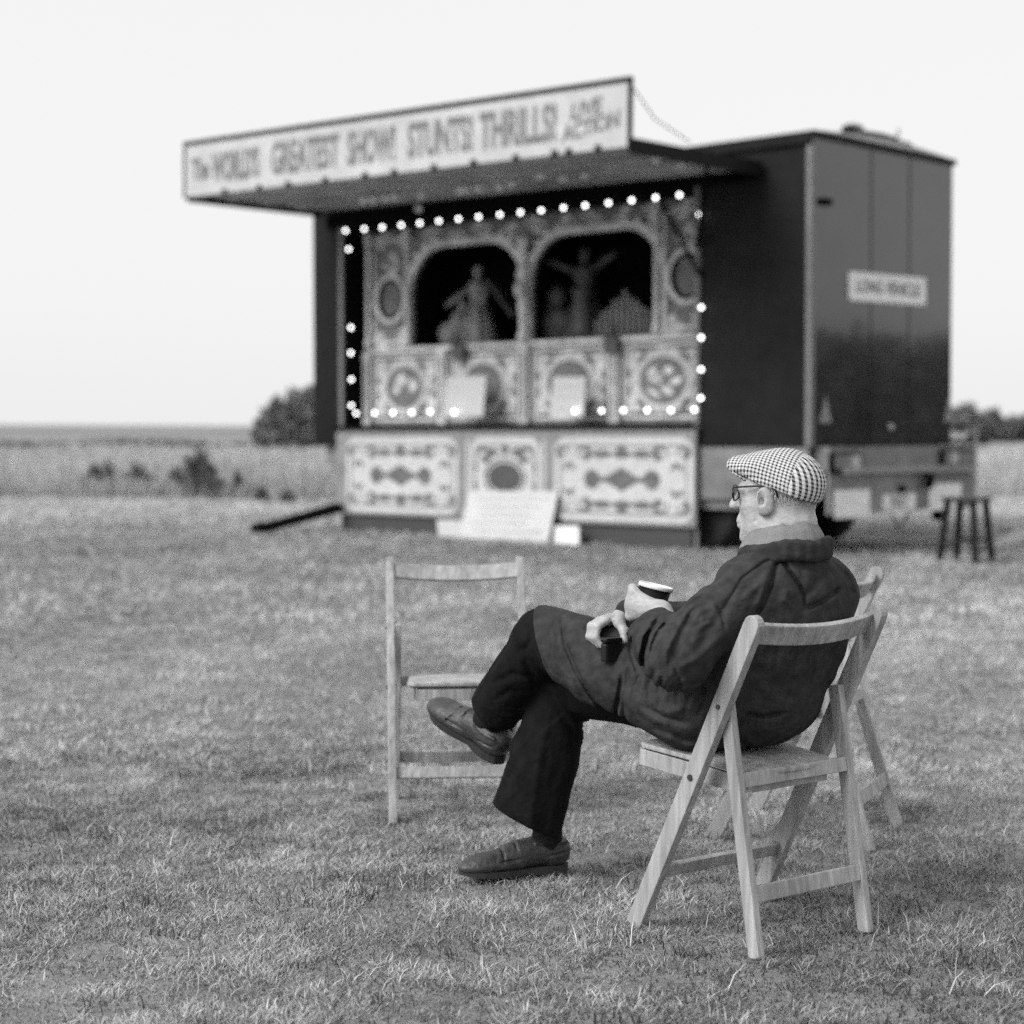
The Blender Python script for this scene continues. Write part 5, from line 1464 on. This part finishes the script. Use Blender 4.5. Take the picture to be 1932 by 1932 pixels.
F([(1395, 1390), (1420, 1420), (1440, 1436)], 0.007, 6)
def jn(p):
    q = p * 1.0
    return (np.sin(q[:, 0] * 47 + np.sin(q[:, 2] * 31) * 1.7 + q[:, 1] * 21) * np.sin(q[:, 2] * 39 - q[:, 1] * 27 + np.sin(q[:, 0] * 23) * 2) * 0.0024).astype(np.float32)
J.disp(jn)
# neck opening
J.rawfn(lambda p: np.linalg.norm((p - (NB + V(-0.012, 0.008, 0.045))) @ tm / V(0.088, 0.10, 0.085), axis=1) * 0.085 - 0.085, 's', k=0.01, c=NB, rad=0.3)
# cuff mouth
cd_ = (LW - LE) / np.linalg.norm(LW - LE)
J.cap(LC - nC * 0.025, LC + nC * 0.16, 0.050, 0.078, k=0.004, op='s')
J.plane(LC + cd_ * 0.022, cd_ + V(-0.1, 0, 0.15), k=0.004, c=LC + cd_ * 0.08, rad=0.085) if False else None
sdf_obj('jacket', J, (0.0, 4.1, 0.38), (0.92, 5.0, 1.02), (0.008 if QUICK else 0.003), m_jacket, person, Matrix.Identity(4))

# ---- turned-up jacket collar and a paler collar ring inside it
K = SDF()
ring = lambda cx, w, f, n=22: [(cx + rT * (w * math.cos(t)) + fT * (f * math.sin(t))).astype(np.float32) for t in [2 * math.pi * i / n for i in range(n + 1)]]
cc = NB + V(0.000, -0.004, -0.010)
for dz, gr, th in ((-0.008, 0.002, 0.009), (0.004, 0.000, 0.008), (0.016, 0.002, 0.0075), (0.028, 0.005, 0.007)):
    pts = []
    for i in range(25):
        t = 2 * math.pi * i / 24
        back = 0.5 - 0.5 * math.sin(t)
        pts.append((cc + rT * ((0.100 + gr) * math.cos(t)) + fT * ((0.090 + gr + 0.010 * back) * math.sin(t)) + V(0, 0, dz * (0.25 + 0.75 * back) - 0.022 * (1 - back) + 0.003 * math.sin(5 * t))).astype(np.float32))
    for i in range(24):
        if 5 <= i <= 6: continue
        K.cap(pts[i], pts[i + 1], th, k=0.014)
K.disp(fold([(1385, 1028), (1420, 1012), (1480, 1012), (1560, 1022)], 0.006, 4))
K.disp(fold([(1535, 1000), (1545, 1015)], 0.006, 5))
sdf_obj('collar', K, (0.46, 4.26, 0.86), (0.84, 4.62, 1.04), 0.0035 if not QUICK else 0.006, m_jacket, person, Matrix.Identity(4))
K = SDF()
cc = NB + V(-0.006, 0.002, 0.016)
for dz, gr, th in ((-0.014, 0.008, 0.011), (0.004, 0.002, 0.012), (0.020, -0.006, 0.011), (0.034, -0.014, 0.009)):
    pts = []
    for i in range(25):
        t = 2 * math.pi * i / 24
        back = 0.5 - 0.5 * math.sin(t)
        pts.append((cc + rT * ((0.086 + gr) * math.cos(t)) + fT * ((0.082 + gr) * math.sin(t)) + V(0, 0, dz - 0.030 * (1 - back) + 0.003 * math.sin(7 * t))).astype(np.float32))
    for i in range(24): K.cap(pts[i], pts[i + 1], th, k=0.014)
K.disp(fold([(1400, 1002), (1450, 990), (1520, 992)], 0.005, 4))
sdf_obj('inner_collar', K, (0.46, 4.26, 0.88), (0.84, 4.62, 1.05), 0.0035 if not QUICK else 0.006, m_inner_collar, person, Matrix.Identity(4))

# ---- shoes and socks
def shoe(name, heel, toe, up, w, ank, lifted):
    heel = _v(heel); toe = _v(toe); f = (toe - heel); L = float(np.linalg.norm(f)); f = f / L
    up = _v(up); up = up - f * float(up @ f); up /= np.linalg.norm(up)
    sd = np.cross(f, up)
    M3 = np.stack([sd, f, up], 1)
    q = lambda x, y, z: (heel + M3 @ V(x, y * L, z)).astype(np.float32)
    S = SDF()
    S.ell(q(0, 0.14, 0.045), (0.037, 0.045, 0.042), M3, k=0.0)
    S.ell(q(0, 0.20, 0.060), (0.036, 0.055, 0.036), M3, k=0.03)
    S.ell(q(0, 0.42, 0.048), (0.036, 0.070, 0.040), M3, k=0.03)
    S.ell(q(0, 0.66, 0.033), (0.045, 0.075, 0.030), M3, k=0.03)
    S.ell(q(0, 0.86, 0.026), (0.037, 0.045, 0.020), M3, k=0.03)
    S.plane(q(0, 0, 0.012), -up, k=0.004)
    S.ell(q(0, 0.175, 0.112), (0.034, 0.050, 0.038), M3, k=0.006, op='s')    # opening
    for y, z, a in ((0.50, 0.080, 0.5), (0.62, 0.066, 0.45)):
        S.cap(q(-0.04, y + 0.02, z - 0.018), q(0.0, y, z + 0.006), 0.0028, k=0.004, op='s')
        S.cap(q(0.04, y + 0.02, z - 0.018), q(0.0, y, z + 0.006), 0.0028, k=0.004, op='s')
    # apron seam round the vamp
    for sg in (-1, 1):
        S.chain([q(0.041 * sg, 0.45, 0.045), q(0.040 * sg, 0.65, 0.040), q(0.030 * sg, 0.83, 0.040), q(0.0, 0.93, 0.036)], [0.003] * 4, k=0.003, op='s')
        S.chain([q(0.038 * sg, 0.02, 0.052), q(0.041 * sg, 0.22, 0.046), q(0.041 * sg, 0.42, 0.030)], [0.003] * 3, k=0.003, op='s')
        S.chain([q(0.036 * sg, 0.06, 0.078), q(0.037 * sg, 0.22, 0.074), q(0.031 * sg, 0.34, 0.080)], [0.004] * 3, k=0.004)
    pts = np.array([q(x, y, z) for x in (-.06, .06) for y in (-.1, 1.1) for z in (-.02, .14)])
    lo, hi = pts.min(0), pts.max(0)
    o = sdf_obj('shoe', S, lo, hi, 0.003 if not QUICK else 0.006, m_shoe, person, Matrix.Identity(4))
    mb = MB()
    out = []
    for i in range(28):
        t = 2 * math.pi * i / 28
        y = 0.5 - 0.5 * math.cos(t)
        wd = np.interp(y, [0, .05, .15, .4, .65, .85, .97, 1], [0, .024, .034, .031, .046, .040, .018, 0])
        out.append((wd * (1 if t < math.pi else -1), y))
    n = len(out)
    heelz = lambda y: -0.010 if y < 0.30 else 0.0
    spring = lambda y: 0.010 * max(0, (y - 0.75) / 0.25) ** 2
    lo_ = [q(x, y, heelz(y) + spring(y)) for x, y in out]; hi_ = [q(x * 1.03, y, 0.0145 + spring(y)) for x, y in out]
    mb.add(lo_ + hi_, [tuple(range(n)), tuple(range(2 * n - 1, n - 1, -1))] + [(i, n + i, n + (i + 1) % n, (i + 1) % n) for i in range(n)])
    s = mb.build('sole', m_sole, o)
    return o
# lifted left shoe and planted right shoe
shoe('shoe', P(951, 1436, 4.98), P(812, 1338, 5.14), (-0.25, -0.10, 0.95), 0.09, LA, True)
shoe('shoe', (0.158, 4.965, 0.012), (-0.135, 4.835, 0.012), (0, 0, 1), 0.09, RA, False)
S = SDF()
S.chain([RA + V(-0.004, 0, -0.035), RA + V(0, 0, 0.0), RA + V(0.005, -0.01, 0.12)], [0.030, 0.036, 0.046], k=0.02)
S.disp(fold([(1000, 1596), (1030, 1600), (1060, 1592)], 0.003, 4))
sdf_obj('sock', S, (0.0, 4.84, 0.0), (0.2, 5.0, 0.26), 0.004, m_sock, person, Matrix.Identity(4))
S = SDF()
S.chain([LA - _u * 0.03, LA, LA + LAD * 0.12], [0.030, 0.036, 0.046], k=0.02)
sdf_obj('sock', S, (-0.2, 4.88, 0.3), (0.05, 5.12, 0.55), 0.004, m_sock, person, Matrix.Identity(4))

# ---- hair fringe below the cap
S = SDF()
S.ell(H(0, -0.008, 0.026), (0.0765, 0.098, 0.077), hm, k=0.0)
S.plane(H(0, -0.010, 0), hf, k=0.01)
S.plane(H(0, -0.03, 0.035), hu, k=0.004)
S.plane(H(0, -0.03, -0.048), -hu - hf * 0.3, k=0.01)
S.disp(lambda p: (np.sin((p @ hr) * 700) * 0.0008 + np.sin((p @ hu) * 130 + (p @ hr) * 60) * 0.0008).astype(np.float32))
sdf_obj('hair', S, HC - 0.16, HC + 0.16, 0.003, m_hair, person, Matrix.Identity(4))

# short white hairs lying down the back and sides of the head
nH = 5200; th_ = rng.random(nH) * 2 * math.pi; zz_ = -0.072 + 0.115 * rng.random(nH)
ex, ey, ez = 0.0775, 0.0985, 0.079
VV = []; FF = []
for a, z in zip(th_, zz_):
    c = math.sqrt(max(0.05, 1 - ((z - 0.026) / ez) ** 2)) if z > -0.03 else math.sqrt(max(0.05, 1 - (0.056 / ez) ** 2))
    x = ex * c * math.cos(a); y = -0.008 + ey * c * math.sin(a)
    if y > 0.012 and not (abs(z) < 0.03 and y < 0.03): continue
    if z < -0.035 - 0.5 * min(0, y + 0.03) * 0 and abs(x) > 0.05 and z < -0.03: continue
    if z < -0.045 and rng.random() < 0.5: continue
    nrm = np.array([math.cos(a), math.sin(a), 0.1]); tan = np.array([-math.sin(a), math.cos(a), 0])
    d = np.array([0, -0.25, -1.0]) + 0.25 * rng.normal(size=3) + nrm * 0.28
    d /= np.linalg.norm(d); L_ = 0.007 + 0.008 * rng.random()
    p0 = np.array([x, y, z]) + nrm * 0.0005; w = tan * 0.0011
    k = len(VV); VV += [tuple(p0 - w), tuple(p0 + w), tuple(p0 + d * L_)]; FF.append((k, k + 1, k + 2))
mb = MB(); mb.add(VV, FF)
hb_ = [c for c in person.children if c.name.startswith('hair')][0]
hs_ = mb.build('hair_strands', m_hair, hb_, M=HEADM)
# ---- flat cap
m_cap = bpy.data.materials.new('checked_tweed'); m_cap.use_nodes = True
nt = m_cap.node_tree; bb = nt.nodes['Principled BSDF']; bb.inputs['Roughness'].default_value = 0.95; bb.inputs['Specular IOR Level'].default_value = 0.1
tc = nt.nodes.new('ShaderNodeTexCoord'); sp = nt.nodes.new('ShaderNodeSeparateXYZ'); nt.links.new(tc.outputs['Object'], sp.inputs[0])
def mth(op, a, b=None, c=None):
    n = nt.nodes.new('ShaderNodeMath'); n.operation = op
    for i, q in enumerate((a, b, c)):
        if q is None: continue
        if isinstance(q, (int, float)): n.inputs[i].default_value = q
        else: nt.links.new(q, n.inputs[i])
    return n.outputs[0]
X, Y_, Z_ = sp.outputs[0], sp.outputs[1], sp.outputs[2]
# front part: stripes run across the crown; back gore: stripes fan down from the crown
backm = mth('LESS_THAN', mth('ADD', Y_, mth('MULTIPLY', Z_, 0.25)), -0.045)
front_a = mth('ADD', Y_, mth('MULTIPLY', Z_, 0.15))
front_b = mth('ADD', mth('MULTIPLY', mth('ABSOLUTE', X), -0.75), mth('ADD', Z_, mth('MULTIPLY', Y_, -0.36)))
back_a = mth('MULTIPLY', mth('ARCTAN2', X, mth('SUBTRACT', mth('MULTIPLY', Y_, -1), -0.03)), 0.085)
def stripe(c, per): return mth('GREATER_THAN', mth('SINE', mth('MULTIPLY', c, 2 * math.pi / per)), 0.12)
sa = stripe(front_a, 0.0098); sb = stripe(front_b, 0.0098)
fr = mth('MULTIPLY', mth('ADD', sa, sb), 0.5)
sc = stripe(back_a, 0.0092); sd2 = stripe(mth('SUBTRACT', Z_, mth('MULTIPLY', Y_, 0.4)), 0.0095)
bk = mth('ADD', mth('MULTIPLY', sc, 0.72), mth('MULTIPLY', sd2, 0.28))
pat = mth('ADD', mth('MULTIPLY', fr, mth('SUBTRACT', 1, backm)), mth('MULTIPLY', bk, backm))
nz = nt.nodes.new('ShaderNodeTexNoise'); nz.inputs['Scale'].default_value = 450; nt.links.new(tc.outputs['Object'], nz.inputs['Vector'])
mr = nt.nodes.new('ShaderNodeMapRange'); mr.inputs['To Min'].default_value = 0.62; mr.inputs['To Max'].default_value = 0.03
nt.links.new(pat, mr.inputs['Value'])
g_ = mth('MULTIPLY', mr.outputs[0], mth('ADD', 0.7, mth('MULTIPLY', nz.outputs['Fac'], 0.6)))
nt.links.new(g_, bb.inputs['Base Color'])
bp = nt.nodes.new('ShaderNodeBump'); bp.inputs['Strength'].default_value = 0.5; bp.inputs['Distance'].default_value = 0.004
nt.links.new(nz.outputs['Fac'], bp.inputs['Height']); nt.links.new(bp.outputs[0], bb.inputs['Normal'])
S = SDF()
S.ell(H(0, -0.012, 0.036), (0.086, 0.098, 0.076), hm, k=0.0)
S.ell(H(0, -0.050, 0.016), (0.080, 0.060, 0.060), hm, k=0.03)
S.ell(H(0, 0.048, 0.066), (0.074, 0.070, 0.033), hm, k=0.03)
S.cap(H(-0.03, 0.102, 0.074), H(0.03, 0.103, 0.073), 0.009, 0.009, k=0.03)
# lower edge
S.plane(H(0, 0.0, 0.018), -hu + hf * 0.376, k=0.004)
S.disp(lambda p: (np.exp(-(((p - HC) @ hf + 0.045 + ((p - HC) @ hu) * 0.25) / 0.003) ** 2) * 0.0015).astype(np.float32))
S.disp(lambda p: (np.sin(((p - HC) @ hf) * 55 + ((p - HC) @ hr) * 38) * 0.0012).astype(np.float32))
cap_o = sdf_obj('flat_cap', S, HC - V(0.17, 0.17, 0.10), HC + V(0.17, 0.17, 0.15), 0.003, m_cap, None, HEADM)
# peak
mb = MB(); vs = []; fs = []
nu, nv = 17, 6
for side in (0, 1):
    for j in range(nv):
        for i in range(nu):
            t = -1 + 2 * i / (nu - 1); r = j / (nv - 1)
            ang = t * 0.88
            x = 0.074 * math.sin(ang) * (0.82 + 0.18 * r); y = 0.058 + (0.074 * math.cos(ang) - 0.012) * r
            z = 0.046 + 0.022 * r - 0.016 * t * t + (0.003 if side == 0 else -0.002)
            vs.append((x, y, z))
o2 = nu * nv
for j in range(nv - 1):
    for i in range(nu - 1):
        a = j * nu + i
        fs += [(a, a + 1, a + nu + 1, a + nu), (o2 + a, o2 + a + nu, o2 + a + nu + 1, o2 + a + 1)]
bd = [i for i in range(nu)] + [j * nu + nu - 1 for j in range(1, nv)] + [(nv - 1) * nu + i for i in range(nu - 2, -1, -1)] + [j * nu for j in range(nv - 2, 0, -1)]
for i in range(len(bd)):
    a, b = bd[i], bd[(i + 1) % len(bd)]
    fs.append((a, o2 + a, o2 + b, b))
mb.add(vs, fs)
pk = mb.build('peak', m_cap, None, smooth=True, M=HEADM)
for o in (pk,):
    o.parent = cap_o; o.matrix_world = HEADM
mw = HEADM.copy(); cap_o.parent = person; cap_o.matrix_parent_inverse = Matrix.Translation((-0.45, -4.65, 0)); cap_o.matrix_basis = mw
pk.matrix_parent_inverse = Matrix.Identity(4); pk.matrix_basis = Matrix.Identity(4)

# ---- glasses
mb = MB()
for sg in (-1, 1):
    pts = [(0.033 * sg + 0.024 * math.cos(t) , 0.112 - 0.006 * abs(math.cos(t)), -0.008 + 0.019 * math.sin(t)) for t in [2 * math.pi * i / 20 for i in range(21)]]
    mb.tube(pts, 0.0018, 6)
    mb.tube([(0.058 * sg, 0.106, 0.006), (0.072 * sg, 0.09, 0.007), (0.0795 * sg, 0.04, 0.010), (0.0805 * sg, 0.018, 0.012), (0.083 * sg, -0.006, 0.002), (0.080 * sg, -0.012, -0.018)], 0.0024, 6)
mb.tube([(-0.009, 0.111, -0.004), (0, 0.113, 0.0), (0.009, 0.111, -0.004)], 0.0018, 6)
gl = mb.build('glasses', m_black, None, smooth=True)
m_lens = mat('lens', 0.8, 0.02, spec=0.5); m_lens.node_tree.nodes['Principled BSDF'].inputs['Transmission Weight'].default_value = 1.0
mb = MB()
for sg in (-1, 1):
    n = 20
    vs = [(0.033 * sg + 0.0235 * math.cos(2 * math.pi * i / n), 0.1085 + d, -0.008 + 0.0185 * math.sin(2 * math.pi * i / n)) for d in (0, 0.0015) for i in range(n)]
    mb.add(vs, [tuple(range(n)), tuple(range(2 * n - 1, n - 1, -1))] + [(i, n + i, n + (i + 1) % n, (i + 1) % n) for i in range(n)])
ln = mb.build('lens', m_lens, gl)
gl.parent = person; gl.matrix_parent_inverse = Matrix.Translation((-0.45, -4.65, 0)); gl.matrix_basis = HEADM @ Matrix.Translation((0, -0.012, 0.013))
for ch in person.children:
    if ch.name.split('.')[0] in ('trousers', 'jacket', 'collar', 'inner_collar', 'shoe', 'sock', 'hair'):
        ch.matrix_parent_inverse = Matrix.Translation((-0.45, -4.65, 0)); ch.matrix_basis = Matrix.Identity(4)
        for g in ch.children:
            if not g.name.startswith('hair'): g.matrix_basis = Matrix.Identity(4)

# ---- cup held in the left hand
Z = Vector(CUPA); Xa = Vector(E1); Ya = Z.cross(Xa)
CM = Matrix(((Xa.x, Ya.x, Z.x, CUPB[0]), (Xa.y, Ya.y, Z.y, CUPB[1]), (Xa.z, Ya.z, Z.z, CUPB[2]), (0, 0, 0, 1)))
cup = thing('paper_cup', (0, 0, 0), label='black paper cup with a white rolled rim held up in the seated man\'s hand', cat='cup')
cup.matrix_world = CM
mb = MB(); mb.lathe([(0.0275, 0.0), (0.028, 0.003), (0.0395, CUPH - 0.009), (0.0380, CUPH - 0.009), (0.0265, 0.005)], 28)
mb.build('cup_body', m_cup, cup, smooth=True)
mb = MB(); mb.lathe([(0.0398, CUPH - 0.009), (0.0428, CUPH - 0.008), (0.0432, CUPH - 0.001), (0.0415, CUPH + 0.0015), (0.0385, CUPH), (0.0375, CUPH - 0.008)], 28)
mb.build('rim', m_white, cup, smooth=True)
mb = MB(); mb.lathe([(0.0372, CUPH - 0.016), (0.0370, CUPH - 0.015)], 24)
mb.build('drink', mat('dark_drink', 0.01, 0.05), cup)
# ---- small black case under the other hand
cs = thing('case', tuple(CASE), rz=0.5, label='small black case or pouch held under the seated man\'s lower hand on his thigh', cat='case')
mb = MB(); mb.box(-0.024, 0.024, -0.013, 0.013, -0.030, 0.016); mb.build('case_body', m_black, cs, bevel=0.006)
mb = MB(); mb.box(-0.0245, 0.0245, -0.0145, 0.0145, 0.0175, 0.030); mb.build('case_lid', m_black, cs, bevel=0.006)
